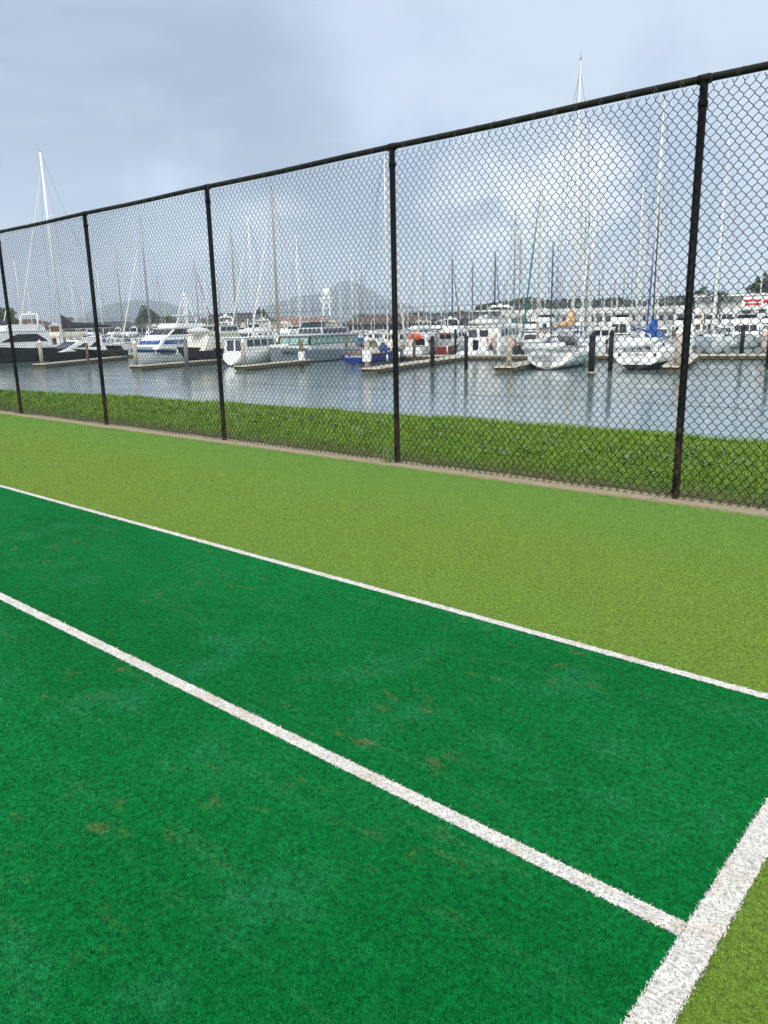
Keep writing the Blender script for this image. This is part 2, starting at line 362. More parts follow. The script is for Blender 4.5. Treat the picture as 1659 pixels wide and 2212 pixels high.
def tuft():                            # pale weed growing at the foot of the fourth post
    mb=MB(); r=random.Random(3)
    for i in range(16):
        a=r.uniform(0,2*pi); h=r.uniform(.08,.26); l=r.uniform(.04,.2); p=Vector((-5.24+r.uniform(-.05,.05),6.0+r.uniform(-.03,.03),.0)); d=Vector((cos(a),sin(a)*.5,0))
        s_=Vector((-sin(a),cos(a),0))*.007
        q=p+d*l*.4+Vector((0,0,h*.8)); e=p+d*l+Vector((0,0,h))
        mb.add([p-s_,p+s_,q+s_*.8,q-s_*.8,e],[(0,1,2,3),(3,2,4)])
    return mb.build('weed_tuft',mat('tuft_green',(.20,.27,.09),.5,var=.3,scale=30))
tag(tuft(),'pale green weed tuft sprouting at the foot of the fence post nearest the middle','weed')
# water and far land
M_water,nt,b=new_mat('water'); tc=nt.node('ShaderNodeTexCoord').outputs['Object']
b.inputs['Base Color'].default_value=(.15,.215,.22,1); b.inputs['Roughness'].default_value=.05; b.inputs['IOR'].default_value=1.33
w1=nt.noise(1.6,nt.mapping(tc,(.55,1.6,1),(0,0,.55)),5,.62,.5); w2=nt.noise(.18,tc,3,.5); w3=nt.noise(6,nt.mapping(tc,(.6,1.5,1),(0,0,.5)),3,.6)
calm=nt.ramp(w2,.38,.62)
hh=nt.math('ADD',nt.math('MULTIPLY',w1,nt.math('MULTIPLY_ADD',calm,.8,.35)),nt.math('MULTIPLY',w3,.16))
bn=nt.node('ShaderNodeBump',i_Strength=.17,i_Distance=.12); nt.l.new(hh,bn.inputs['Height']); nt.l.new(bn.outputs[0],b.inputs['Normal'])
sheet('water',rect(-5000,2500,6.5,330),WL,M_water)
M_land=mat('far_land',(.06,.08,.035),.95,var=.3,scale=.02)
# ================================================================== fence
M_pvc,nt,b=new_mat('black_post'); tc=nt.node('ShaderNodeTexCoord').outputs['Object']
ys=nt.node('ShaderNodeSeparateXYZ'); nt.l.new(tc,ys.inputs[0])
dn=nt.math('ADD',nt.noise(14,nt.mapping(tc,(1,1,.6)),6,.7),nt.math('MULTIPLY',nt.ramp(ys.outputs[2],.0,1.5),-.2))
dn2=nt.math('MULTIPLY',nt.ramp(dn,.40,.50),nt.math('SUBTRACT',1.0,nt.ramp(nt.math('ADD',ys.outputs[2],nt.noise(5,tc,3,.6)),1.0,1.35)))
c=nt.mix(dn2,(.003,.004,.005),(.045,.03,.02)); nt.l.new(c,b.inputs['Base Color'])
nt.l.new(nt.math('MULTIPLY_ADD',dn2,.35,.55),b.inputs['Roughness']); b.inputs['Specular IOR Level'].default_value=.15
bn=nt.node('ShaderNodeBump',i_Strength=.6,i_Distance=.006); nt.l.new(nt.math('MULTIPLY',dn,dn2),bn.inputs['Height']); nt.l.new(bn.outputs[0],b.inputs['Normal'])
M_rail=mat('rail_black',(.007,.009,.006),.6,var=.35,scale=8,dirt=(.03,.038,.015,.5),spec=.2)
M_wire,nt,b=new_mat('mesh_wire'); tc=nt.node('ShaderNodeTexCoord').outputs['Object']
ys=nt.node('ShaderNodeSeparateXYZ'); nt.l.new(tc,ys.inputs[0])
c=nt.mix(nt.math('MULTIPLY',nt.ramp(nt.noise(7,tc,5,.7),.52,.6),nt.math('SUBTRACT',1.0,nt.ramp(ys.outputs[2],.8,1.4))),(.001,.002,.003),(.045,.03,.02)); nt.l.new(c,b.inputs['Base Color']); b.inputs['Roughness'].default_value=.6; b.inputs['Specular IOR Level'].default_value=.15
M_galv=mat('dull_wire',(.11,.10,.085),.5,metal=.3,var=.3,scale=9)
FD,FH,SP=6.072,3.067,2.9276
fence=thing('chain_link_fence','tall black chain link fence with pipe posts along the green court','fence',(0,0,0))
def post_mb():
    mb=MB(); mb.lathe([(.033,0),(.030,.02),(.0285,.3),(.0285,FH-.01)],n=16)
    mb.lathe([(.034,-.02),(.036,-.01),(.036,.01),(.034,.02)],(0,0,FH-.16),16)
    mb.tube([(-.03,0,FH),(-.045,0,FH-.0),(.045,0,FH)],.034,10)
    mb.tube([(.0,-.034,FH-.05),(.02,-.04,FH-.07),(.0,-.044,FH-.09),(-.02,-.04,FH-.07)],.004,5,closed=True)
    return mb
first=None
for i in range(-8,5):
    if first is None: first=post_mb().build('post',M_pvc,fence,True); p=first
    else: p=first.copy(); COL.objects.link(p); p.parent=fence
    p.location=(-11.0122+SP*i,FD,0)
XL,XR=-11.0122-8*SP,-11.0122+4*SP
mb=MB(); pts=[(XL+(XR-XL)*k/60,FD,FH+.004*sin(k*1.3)) for k in range(61)]; mb.tube(pts,.0265,14); mb.build('top_rail',M_rail,fence,True)
YM=FD-.036
def panel():
    zk0=2.987; zz=[]                    # knot rows
    W_=.035; nrow=73; H_=.041
    rad_=.0028; V=[];F=[]
    k=84; prof=[(-.5,.0,-.09),(-.495,.0,.09),(-.40,.0,.24),(0,0,.51),(.36,.0,.76)]
    base=[]
    for r in range(nrow):
        s=1 if r%2==0 else -1
        for px,_,pz in prof: base.append((s*px*W_,(pz*.9-.45)*.004*s,zk0-(r+pz)*H_,r))
    base.append((-.5*W_ if nrow%2==0 else .5*W_,0,zk0-nrow*H_,nrow)); base=np.array([(a,b_,c_) for a,b_,c_,_ in base])
    base=np.vstack([[base[0][0]+.02,0.012,FH-.045],base,[base[-1][0]+.012,0,base[-1][2]-.016]])
    n=4; L=len(base)
    tang=np.gradient(base,axis=0); tang/=np.linalg.norm(tang,axis=1)[:,None]
    side=np.stack([-tang[:,2],np.zeros(L),tang[:,0]],1); side/=np.linalg.norm(side,axis=1)[:,None]
    up=np.cross(tang,side)
    ring=np.stack([base+ (side*cos(a)+up*sin(a))*rad_ for a in (0,pi/2,pi,3*pi/2)],1).reshape(-1,3)
    fr=[]
    for i in range(L-1):
        for j in range(n): fr.append((i*n+j,i*n+(j+1)%n,(i+1)*n+(j+1)%n,(i+1)*n+j))
    fr=np.array(fr); VV=[];FF=[]
    for i in range(k):
        R=ring.copy()
        if i%2: R[:,0]*=-1
        wob=.0012*rng.normal(size=3)
        R[:,0]+=i*W_+W_/2+wob[0]+.0012*np.sin(R[:,2]*9+i*.7); R[:,1]+=.002*np.sin(R[:,2]*3.1+i*.21)
        VV.append(R); FF.append(fr+i*len(R))
    return np.vstack(VV),np.vstack(FF)
PV,PF=panel()
pm=None
for i in range(-8,4):
    if pm is None: pm=npmesh('wire_mesh',PV,PF,M_wire,parent=fence); p=pm
    else: p=pm.copy(); COL.objects.link(p); p.parent=fence
    p.location=(-11.0122+SP*i+.012,YM,0); p.scale=(SP/2.94,1,1)
for z,r_ in ((.035,.0017),(.765,.0013),(1.585,.0013)):
    mb=MB(); mb.tube([(XL+(XR-XL)*k/96,YM-.004+.003*sin(k*2.1),z+.006*sin(k*.9)+.004*sin(k*2.7)) for k in range(97)],r_,4)
    x=XL
    while x<XR:
        mb.blobm((x,YM-.004,z+.003),.005,.005,.006,5,3); x+=.47 if z>.1 else .6
    mb.build('tension_wire',M_galv if z<.1 else M_wire,fence)
mb=MB()                              # wire ties round the top rail
mb.tube([(.022*sin(t_*1.0),.0305*cos(t_*pi/3.5),.0305*sin(t_*pi/3.5)) for t_ in range(7)],.0017,4,closed=True)
mb.tube([(.01,-.03,-.008),(-.015,-.034,-.05),(-.03,-.036,-.085)],.0016,4)
t0=None; x=-18.5; r=random.Random(2)
while x<.9:
    if t0 is None: t0=mb.build('tie_wire',M_galv,fence); p=t0
    else: p=t0.copy(); COL.objects.link(p); p.parent=fence
    p.location=(x,FD,FH); p.scale=(r.choice((-1,1)),1,1); x+=.2+r.uniform(-.015,.02)

def litter():
    r=random.Random(8); mb=MB()
    for i in range(900):
        x=r.uniform(-22,1.5); y=6.03+abs(r.gauss(.06,.10)) if r.random()<.8 else r.uniform(5.80,6.0)
        a=r.uniform(0,2*pi); l=r.uniform(.006,.022); w_=l*r.uniform(.25,.6); z=.014 if y>5.9 else .012; z+=r.uniform(0,.008)
        d=Vector((cos(a),sin(a),r.uniform(-.2,.4)))*l; s_=Vector((-sin(a),cos(a),0))*w_; p=Vector((x,y,z)); mb.add([p-d,p+s_,p+d,p-s_],[(0,1,2,3)],r.choice([0,0,1]))
    tag(mb.build('leaf_litter',[mat('litter_brown',(.12,.075,.04),.9,var=.4,scale=30),mat('litter_straw',(.42,.36,.20),.9,var=.3,scale=30)]),kind='stuff')
litter()
# ================================================================== marina: materials and boat builders
def C(h): 
    r,g,b=[int(h[i:i+2],16)/255 for i in (0,2,4)]; f=lambda c:c/12.92 if c<=.04045 else ((c+.055)/1.055)**2.4
    return (f(r),f(g),f(b))
_mc={}
def CM(name,hexc,rough=.35,var=.07,scale=1.5,dirt=None,metal=0,bump=0):
    if name not in _mc: _mc[name]=mat(name,C(hexc),rough,metal,var,scale,bump,dirt)
    return _mc[name]
WHITE=CM('gelcoat_white','E9EBE9',.3,.05,1.2,(.45,.42,.36,.25)); CREAM=CM('gelcoat_cream','E7E1CD',.35,.06,1.2,(.4,.35,.25,.3))
GREYW=CM('gelcoat_pale_grey','C6CBCD',.35,.06,1.2,(.35,.34,.32,.25)); ALU=CM('bare_aluminium','9DA9AE',.38,.07,.6,(.35,.37,.38,.3),.35)
NAVY=CM('hull_navy','0B0E2A',.12,.1); BLACKH=CM('hull_black','0B0C10',.1,.1); BLUE=CM('hull_blue','122A6E',.2,.1,1,(.02,.04,.10,.3))
RED=CM('hull_red','7E0F17',.25,.1); GREENH=CM('hull_green','1E4A38',.3,.1); ANTIF=CM('antifouling','15171C',.7,.2,2,(.05,.07,.03,.6)); ANTIB=CM('antifouling_blue','1C2C50',.7,.2,2)
DECK=CM('deck_offwhite','D5D6D0',.6,.06,2,(.4,.38,.33,.3)); TEAK=CM('teak','8B6B4A',.7,.15,3)
GLASS=CM('dark_glass','0D1318',.06,.3,1); GLASSG=CM('grey_glass','3A444B',.08,.25,.8); GLASST=CM('turquoise_glass','88ADA4',.12,.15,.6)
SS=CM('stainless','B9BDC0',.25,.05,2,None,.9); MASTW=CM('mast_white','E4E6E5',.35,.05,1); MASTA=CM('mast_aluminium','A9ADAD',.4,.06,1,None,.4); MASTB=CM('mast_black','16181C',.4,.1,1)
MASTT=CM('mast_tan','A89D8C',.5,.08,1); WIREM=CM('rigging_steel','70757A',.4,.1,1,None,.5); ROPE=CM('rope','B9B29B',.8,.15,8)
CV_BLUE=CM('canvas_blue','1F4E94',.85,.12,2,None,0,.3); CV_NAVY=CM('canvas_navy','17203A',.85,.12,2,None,0,.3); CV_GREY=CM('canvas_grey','6E7376',.85,.12,2,None,0,.3)
CV_TAN=CM('canvas_tan','C5A377',.85,.1,2,None,0,.3); CV_WHITE=CM('canvas_white','D9D9D4',.85,.08,2,None,0,.3); CV_GREEN=CM('canvas_teal','14675E',.85,.1,2,None,0,.3); CV_RED=CM('canvas_red','8A2430',.85,.1,2,None,0,.3); CV_DARK=CM('canvas_charcoal','34363A',.8,.14,1.2,None,0,.3)
RUB=CM('rubber_black','131416',.6,.2,3); HYP=CM('inflatable_grey','C9CDCC',.5,.06,2,(.35,.34,.32,.3)); ORANGE=CM('orange_plastic','E2542A',.5,.1,3); YEL=CM('yellow_plastic','D9B32B',.5,.1,3)
U=Vector((.96,.28,0)).normalized(); Vv=Vector((-.28,.96,0)).normalized(); MO=Vector((-56,74.2,0))
AW=atan2(Vv.y,Vv.x); TOW=AW+pi            # heading away from / toward the court
def mar(a,b,z=WL): p=MO+U*a+Vv*b; return Vector((p.x,p.y,z))
class Hull: pass
def hull(root,L,B,fs,fb,top=WHITE,boot=None,anti=ANTIF,kind='sail',rake=None,tr=None,sw=None,draft=None,band=None,dip=0,n=16,deckm=None,inset=.04,lift=0.0,pl=.04):
    """L waterline..deck length from x=-L/2; fs/fb stern and bow freeboard"""
    h=Hull(); sail=kind=='sail'
    rake=rake if rake is not None else (.09*L if sail else .13*L); tr=(0.05*L if sail else 0) if tr is None else tr
    sw=sw if sw is not None else (.72 if sail else .88); draft=draft or (.55 if sail else .6)
    def half(t):
        m=.46 if sail else .4
        if t<m: return B/2*(sw+(1-sw)*sin(pi*t/m/2))
        q=(t-m)/(1-m); return B/2*max(.015,(1-q**(2.1 if sail else 2.7)))
    def sheer(t): return fs+(fb-fs)*t**1.7-dip*sin(pi*t)
    def keel(t):
        if sail: return (lift*(1-t)**2-draft*sin(pi*min(1,t*1.02))**.7) if t<.999 else .02
        return -draft*(1-t**7)
    def yy(t,s):
        if sail: return half(t)*(1-(1-s)**2.6)
        fl=.55+.45*(1-t)**.6
        return half(t)*((s/.3)*(.86-.25*t) if s<.3 else (.86-.25*t)+(.14+.25*t)*((s-.3)/.7)**(1+.6*t))
    xb=lambda t,z,sh: -L/2+(L-rake)*t+rake*max(0,z)/sh*t**6-(tr*(1-max(0,z)/sh))*0*(1-t)+ (tr*max(0,z)/sh)*(1-t)**9
    rows=[]
    for i in range(n+1):
        t=i/n; t=t if sail else t; k=keel(t); sh=sheer(t); zs=[k,(k+pl)/2 if k<pl else k]
        for z in (pl,pl+.12): zs.append(max(k+.001*len(zs),z))
        z0=zs[-1]
        for q in (.2,.42,.64,.84,1.0): zs.append(z0+(sh-z0)*q)
        rows.append([(xb(t,z,sh),max(0.0,yy(t,min(1,max(0,(z-k)/(sh-k))))),z) for z in zs])
    m=len(rows[0]); V=[];F=[];M=[]
    for r_ in rows: V+=r_+[(x,-y,z) for x,y,z in r_]
    W=2*m
    for i in range(n):
        for j in range(m-1):
            mt=1 if j<2 else (2 if j==2 else (3 if (band and j==m-3) else 0))
            a=i*W+j; F.append((a,a+W,a+W+1,a+1)); M.append(mt)
            a=i*W+m+j; F.append((a,a+1,a+W+1,a+W)); M.append(mt)
    # transom strips
    for j in range(m-1):
        mt=1 if j<2 else 0; F.append((j,j+1,m+j+1,m+j)); M.append(mt)
    mb=MB(); mb.v=V; mb.f=F; mb.m=M
    h.mesh=mb.build('hull',[top,anti,boot or top,band or top],root,True)
    for p in h.mesh.data.polygons[-(m-1):]: p.use_smooth=False
    # deck + toe rail
    d=MB(); V=[]
    for i in range(n+1): x,y,z=rows[i][-1]; V+=[(x,max(y-inset,0.005),z-.05),(x,-max(y-inset,0.005),z-.05)]
    d.add(V,[(2*i,2*i+2,2*i+3,2*i+1) for i in range(n)]); d.build('deck',deckm or DECK,root)
    for s_ in (1,-1):
        mb=MB(); mb.tube([(r_[-1][0],s_*r_[-1][1],r_[-1][2]) for r_ in rows],.035,5); mb.build('gunwale',band if band and False else (TEAK if deckm is TEAK else top),root)
    h.L,h.B=L,B; h.half=half; h.sheer=sheer; h.rows=rows
    def edge(x):                        # half beam and deck height at x
        best=min(rows,key=lambda r_:abs(r_[-1][0]-x)); return best[-1][1],best[-1][2]
    h.edge=edge; return h
class House:
    """tapered superstructure block: a=(x0,x1,halfwidth,z) bottom, b= top; windows sit proud of its faces"""
    def __init__(s,root,a,b,m,name='cabin',bevel=.08,roof=None):
        s.a,s.b=a,b; s.o=MB().taper((a[0],a[1],-a[2],a[2],a[3]),(b[0],b[1],-b[2],b[2],b[3])).build(name,m,root)
        bv=s.o.modifiers.new('b','BEVEL'); bv.width=bevel; bv.segments=2; bv.limit_method='ANGLE'
        if roof:
            mb=MB(); e=roof; mb.box(b[0]-e,b[1]+e,-b[2]-e*.6,b[2]+e*.6,b[3]-.02,b[3]+.07); r_=mb.build('roof',m,s.o); q=r_.modifiers.new('b','BEVEL'); q.width=.03; q.segments=2
    def P(s,face,u,v):
        a,b=s.a,s.b; L=lambda p,q,t:p+(q-p)*t
        x0=L(a[0],b[0],v); x1=L(a[1],b[1],v); w_=L(a[2],b[2],v); z=L(a[3],b[3],v)
        if face=='s': return Vector((L(x0,x1,u),w_,z))
        if face=='p': return Vector((L(x0,x1,u),-w_,z))
        if face=='f': return Vector((x1,L(-w_,w_,u),z))
        return Vector((x0,L(-w_,w_,u),z))
    def win(s,faces,u0,u1,v0,v1,m=None,n=1,gap=.12,slant=0,name='window'):
        for fc in faces:
            for k in range(n):
                g=(u1-u0)/n; ua=u0+g*k+(g*gap/2 if n>1 else 0); ub=u0+g*(k+1)-(g*gap/2 if n>1 else 0)
                q=[s.P(fc,ua,v0),s.P(fc,ub,v0),s.P(fc,ub-slant*g,v1),s.P(fc,ua+(slant*g if slant>0 else 0),v1)]
                nn={'s':(q[1]-q[0]).cross(q[3]-q[0])*-1,'p':(q[1]-q[0]).cross(q[3]-q[0]),'f':(q[1]-q[0]).cross(q[3]-q[0]),'b':(q[1]-q[0]).cross(q[3]-q[0])*-1}[fc].normalized()
                V=[p-nn*.03 for p in q]+[p+nn*.018 for p in q]
                MB().add(V,[(0,1,2,3),(4,5,6,7),(0,1,5,4),(1,2,6,5),(2,3,7,6),(3,0,4,7)]).build(name,m or GLASS,s.o)
def railing(root,h,x0,x1,ht=.65,n=7,bow=True,m=None,lines=2,name='railing'):
    mb=MB(); m=m or SS
    for s_ in (1,-1):
        pts=[]
        for i in range(n+1):
            x=x0+(x1-x0)*i/n; y,z=h.edge(x); y=max(y-.07,.04)*s_; mb.tube([(x,y,z-.03),(x,y,z+ht)],.014,4); pts.append((x,y,z))
        for k in range(lines): mb.tube([(p[0],p[1],p[2]+ht*(k+1)/lines) for p in pts],.012 if k<lines-1 else .016,4)
    if bow:
        y,z=h.edge(x1); xe=h.rows[-1][-1][0]; ze=h.rows[-1][-1][2]
        for k in range(2): mb.tube([(x1,max(y-.07,.04),z+ht*(k+1)/2),(xe+.1,.12,ze+ht*(k+1)/2*1.05),(xe+.1,-.12,ze+ht*(k+1)/2*1.05),(x1,-max(y-.07,.04),z+ht*(k+1)/2)],.02,5)
        for s_ in (.12,-.12): mb.tube([(xe-.25,s_,ze-.03),(xe+.1,s_,ze+ht*1.05)],.016,4)
    return mb.build(name,m,root)
def pushpit(root,h,ht=.65):
    mb=MB(); x=h.rows[0][-1][0]+.1; y,z=h.edge(x); y-=.08
    for k in (.5,1): mb.tube([(x+1.1,y,z+ht*k),(x,y,z+ht*k),(x-.02,y*.5,z+ht*k),(x-.02,-y*.5,z+ht*k),(x,-y,z+ht*k),(x+1.1,-y,z+ht*k)],.02,5)
    for yy_ in (y,-y,y*.5,-y*.5): mb.tube([(x,yy_,z-.03),(x,yy_,z+ht)],.016,4)
    return mb.build('pushpit',SS,root)
def mast(root,h,x,H,m,zb=1.6,r=.09,spr=2,fore=True,jib=None,aft=None,vane=True,wires=True,name='mast',rot=0):
    mb=MB(); mb.tube([(x,0,zb),(x,0,zb+(H-zb)*.75),(x,0,H)],[r,r*.95,r*.6],8); o=mb.build(name,m,root,True)
    y0,z0=h.edge(x); tips=[]
    for k in range(spr):
        z=zb+(H-zb)*(k+1)/(spr+1)*1.02; l=min(y0*.85,.75+.03*H)*(1-.18*k)
        s_=MB(); s_.tube([(x-.18,l,z+.1),(x,0,z),(x-.18,-l,z+.1)],.03,5); s_.build('spreader',m,o); tips.append((l,z+.1))
    if wires:
        wb=MB(); wr=.011+.0004*H
        for s_ in (1,-1):
            wb.tube([(x-.05,s_*max(y0-.1,.3),z0)]+[(x-.18,s_*l,z) for l,z in tips]+[(x,0,H*.97)],wr,3)
            if tips: wb.tube([(x-.3,s_*max(y0-.1,.3),z0),(x,0,tips[0][1]-.1)],wr,3)
        xe=h.rows[-1][-1][0]; ze=h.rows[-1][-1][2]
        if fore: wb.tube([(xe-.1,0,ze),(x,0,H*.95)],wr,3)
        xs_=aft if aft is not None else h.rows[0][-1][0]+.1
        wb.tube([(xs_,0,h.edge(xs_)[1]),(x,0,H)],wr,3)
        wb.build('rigging',WIREM,root)
    if jib:
        xe=h.rows[-1][-1][0]; ze=h.rows[-1][-1][2]; a=Vector((xe-.25,0,ze+.5)); b_=Vector((x+.1,0,H*.93))
        MB().tube([a,a.lerp(b_,.1),a.lerp(b_,.6),a.lerp(b_,.97)],[.05,.11,.09,.03],6).build('furled_jib',jib,root)
    if vane:
        v=MB(); v.tube([(x,0,H-.05),(x,0,H+.75)],.012,4); v.tube([(x-.3,.0,H+.2),(x+.25,0,H+.25)],.012,4); v.tube([(x+.22,0,H+.15),(x+.22,0,H+.42)],.012,4); v.blobm((x-.15,0,H+.1),.07,.07,.07,6,4)
        v.build('masthead_antenna',RUB,o)
    return o
def boom(root,x,z,l,cover=None,m=None,up=.06,fat=.22,drop=0):
    m=m or MASTA; e=(x-l,0,z+l*up)
    MB().tube([(x,0,z),e],.07,6).build('boom',m,root)
    if cover:
        mb=MB(); N=9; V=[];F=[]; k=8
        for i in range(N+1):
            t=i/N; cx_=x+.12-l*t*.98; cz=z+l*up*t+.1; ht=fat*(1.75-1.15*t)+(.55*fat*3 if i==0 else (.9*fat if i==1 else 0)); wd=fat*(.75-.25*t)
            for j in range(k): a=2*pi*j/k; V.append((cx_,wd*sin(a)*(.8 if cos(a)>0 else 1),cz+ht*.5*(1+cos(a))-.12+.012*sin(i*2.3+j)))
        for i in range(N):
            for j in range(k): F.append((i*k+j,(i+1)*k+j,(i+1)*k+(j+1)%k,i*k+(j+1)%k))
        F+=[tuple(range(k)),tuple(N*k+j for j in range(k))]; mb.add(V,F).build('sail_cover',cover,root,True)
def dodger(root,x,w,z,ht,l,m,win=True,name='sprayhood'):
    mb=MB(); V=[];F=[]; k=8; N=4
    for i in range(N+1):
        t=i/N; hh=ht*(.25+.75*sin(pi/2*min(1,t*1.25))) if i else .06
        for j in range(k+1): a=pi*j/k; V.append((x-l*t,w*cos(a)*(1 if i else .9),z+hh*min(1,sin(a)*1.5)))
    for i in range(N):
        for j in range(k): F.append((i*(k+1)+j,i*(k+1)+j+1,(i+1)*(k+1)+j+1,(i+1)*(k+1)+j))
    o=mb.add(V,F).build(name,m,root,True); s_=o.modifiers.new('s','SOLIDIFY'); s_.thickness=.02
    return o
def bimini(root,x0,x1,w,z,zd,m,legs=True,name='bimini'):
    mb=MB(); V=[];F=[]; k=6
    for i,x in enumerate((x0,(x0+x1)/2,x1)):
        for j in range(k+1): t=j/k*2-1; V.append((x,w*t,z-.16*t*t-.03*abs(i-1)))
    for i in range(2):
        for j in range(k): F.append((i*(k+1)+j,i*(k+1)+j+1,(i+1)*(k+1)+j+1,(i+1)*(k+1)+j))
    o=mb.add(V,F).build(name,m,root,True); s_=o.modifiers.new('s','SOLIDIFY'); s_.thickness=.035
    if legs:
        for x in (x0+.1,x1-.1):
            xb_=(x0+x1)/2+(x-(x0+x1)/2)*.4; MB().tube([(xb_,w,zd),(x,w*.98,z-.2),(x,w*.5,z-.07),(x,-w*.5,z-.07),(x,-w*.98,z-.2),(xb_,-w,zd)],.018,4).build('canopy_frame',SS,root)
    return o
def arch(root,x,w,z0,z1,m,t=.16,rake=-.5,name='radar_arch'):
    mb=MB(); mb.tube([(x,-w,z0),(x+rake*.7,-w*.92,z1-.25),(x+rake,-w*.7,z1),(x+rake,w*.7,z1),(x+rake*.7,w*.92,z1-.25),(x,w,z0)],t,8); return mb.build(name,m,root,True)
def radome(root,c,r=.3,m=None,name='radome'): return MB().lathe([(r*.6,0),(r,.06),(r,.16),(r*.75,.28),(r*.2,.33)],c,12).build(name,m or WHITE,root,True)
def aerials(root,pts,m=None,name='aerial'):
    for p in pts: MB().tube([p[:3],(p[0]-.15,p[1],p[2]+p[3])],[.022,.008],5).build(name,m or WHITE,root)
def fenders(root,h,xs,side=(1,),m=None):
    for s_ in side:
        for x in xs:
            y,z=h.edge(x); mb=MB(); mb.lathe([(.03,.3),(.09,.24),(.11,.1),(.11,-.25),(.08,-.36),(.02,-.4)],(x,s_*(y+.12),z-.55),8); mb.tube([(x,s_*(y+.1),z-.3),(x,s_*(y-.02),z+.05)],.012,4); mb.build('fender',m or WHITE,root,True)
def outboard(root,c,m=None,s=1):
    mb=MB(); x,y,z=c; mb.taper((x-.22*s,x+.16*s,y-.13*s,y+.13*s,z),(x-.18*s,x+.1*s,y-.1*s,y+.1*s,z+.38*s)); mb.box(x-.08*s,x+.06*s,y-.05*s,y+.05*s,z-.75*s,z); mb.box(x-.2*s,x+.12*s,y-.02,y+.02,z-.8*s,z-.7*s)
    o=mb.build('outboard_motor',m or RUB,root); b=o.modifiers.new('b','BEVEL'); b.width=.04*s; return o
def inflatable(name,label,L=3.0,B=1.5,r=.21,m=None,loc=(0,0,0),rz=0,cover=None,motor=False,tilt=0,pitch=0,group=None):
    t=thing(name,label,'dinghy',loc,rz,group); t.rotation_euler=(tilt,pitch,rz)
    h=B/2-r; pts=[(-L/2,-h,0),(L*.2,-h,0),(L*.38,-h*.72,.08),(L*.46,0,.16),(L*.38,h*.72,.08),(L*.2,h,0),(-L/2,h,0)]
    MB().tube(pts,[r*.55]+[r]*5+[r*.55],10).build('tube',m or HYP,t,True)
    MB().add([(-L*.42,-h,-.1),(L*.4,0,-.02),(-L*.42,h,-.1),(-L*.42,0,-.26),(L*.4,0,-.2)],[(0,1,2),(0,3,4,1),(2,1,4,3),(0,2,3)]).build('floor',m or HYP,t)
    if cover:
        mb=MB(); mb.blobm((0,0,.08),L*.47,B*.46,.42,14,8); mb.build('cover',cover,t,True)
    if motor: outboard(t,(-L/2-.1,0,.25),None,.9)
    return t
def text(s,size,m,parent,loc,rot,name='lettering',ext=.004,shear=0,bold=False):
    c=bpy.data.curves.new(name,'FONT'); c.body=s; c.size=size; c.align_x='CENTER'; c.align_y='CENTER'; c.extrude=ext; c.shear=shear; c.offset=.012*size if bold else 0
    tmp=bpy.data.objects.new('t',c); COL.objects.link(tmp); dg=bpy.context.evaluated_depsgraph_get(); me=bpy.data.meshes.new_from_object(tmp.evaluated_get(dg)); bpy.data.objects.remove(tmp)
    me.materials.clear(); me.materials.append(m); o=bpy.data.objects.new(name,me); COL.objects.link(o); o.parent=parent; o.location=loc; o.rotation_euler=rot; return o
MASTS=[]      # (object, screen x) of everything with a mast, for the labels
def sailboat(label,loc,rz,L,H,top=WHITE,boot=None,mastm=MASTW,cover=None,jib=None,spr=2,B=None,fs=1.0,fb=1.35,cab=True,hood=None,bim=None,r=None,detail=1,group=None,mx=.07,anti=ANTIF,name='sailboat',pl=.04,mizzen=0,fat=.2,deckm=None,wires=True,tr=None,rake=None):
    B=B or .3*L+.3; t=thing(name,label,'sailboat',loc,rz,group)
    h=hull(t,L,B,fs,fb,top,boot,anti,'sail',n=10 if detail<2 else 18,deckm=deckm,tr=tr,rake=rake,pl=pl); x=mx*L; dz=h.edge(0)[1]
    if cab:
        c=House(t,(-.12*L,.24*L,B*.27,dz-.08),(-.11*L,.19*L,B*.21,dz+.38),top if top in (CREAM,WHITE) else WHITE,bevel=.05)
        c.win('sp',.08,.85,.35,.78,GLASS,3 if detail else 1,.3)
    mast(t,h,x,H,mastm,dz+.3,r or (.06+.003*H),spr,jib=jib,wires=wires)
    boom(t,x-.1,dz+1.15,.36*L,cover,mastm,fat=fat)
    if mizzen: mast(t,h,-.33*L,mizzen,mastm,dz,.06,1,fore=False,aft=-.48*L,vane=False)
    if hood: dodger(t,-.1*L,B*.27,dz+.3,.65,1.3,hood)
    if bim: bimini(t,-.38*L,-.2*L,B*.3,dz+1.9,dz,bim)
    if detail: railing(t,h,-.38*L,.36*L,.6,6); pushpit(t,h)
    if detail>1:
        MB().lathe([(.38,-.02),(.4,0),(.38,.02)],(0,0,0),16).build('wheel',SS,t,True,loc=(-.34*L,0,dz+.85)).rotation_euler=(0,rad(90),0)
        MB().tube([(-.34*L+.1,0,dz-.1),(-.34*L+.1,0,dz+.9)],.09,8).build('pedestal',WHITE,t)
    MASTS.append((t,loc))
    return t,h

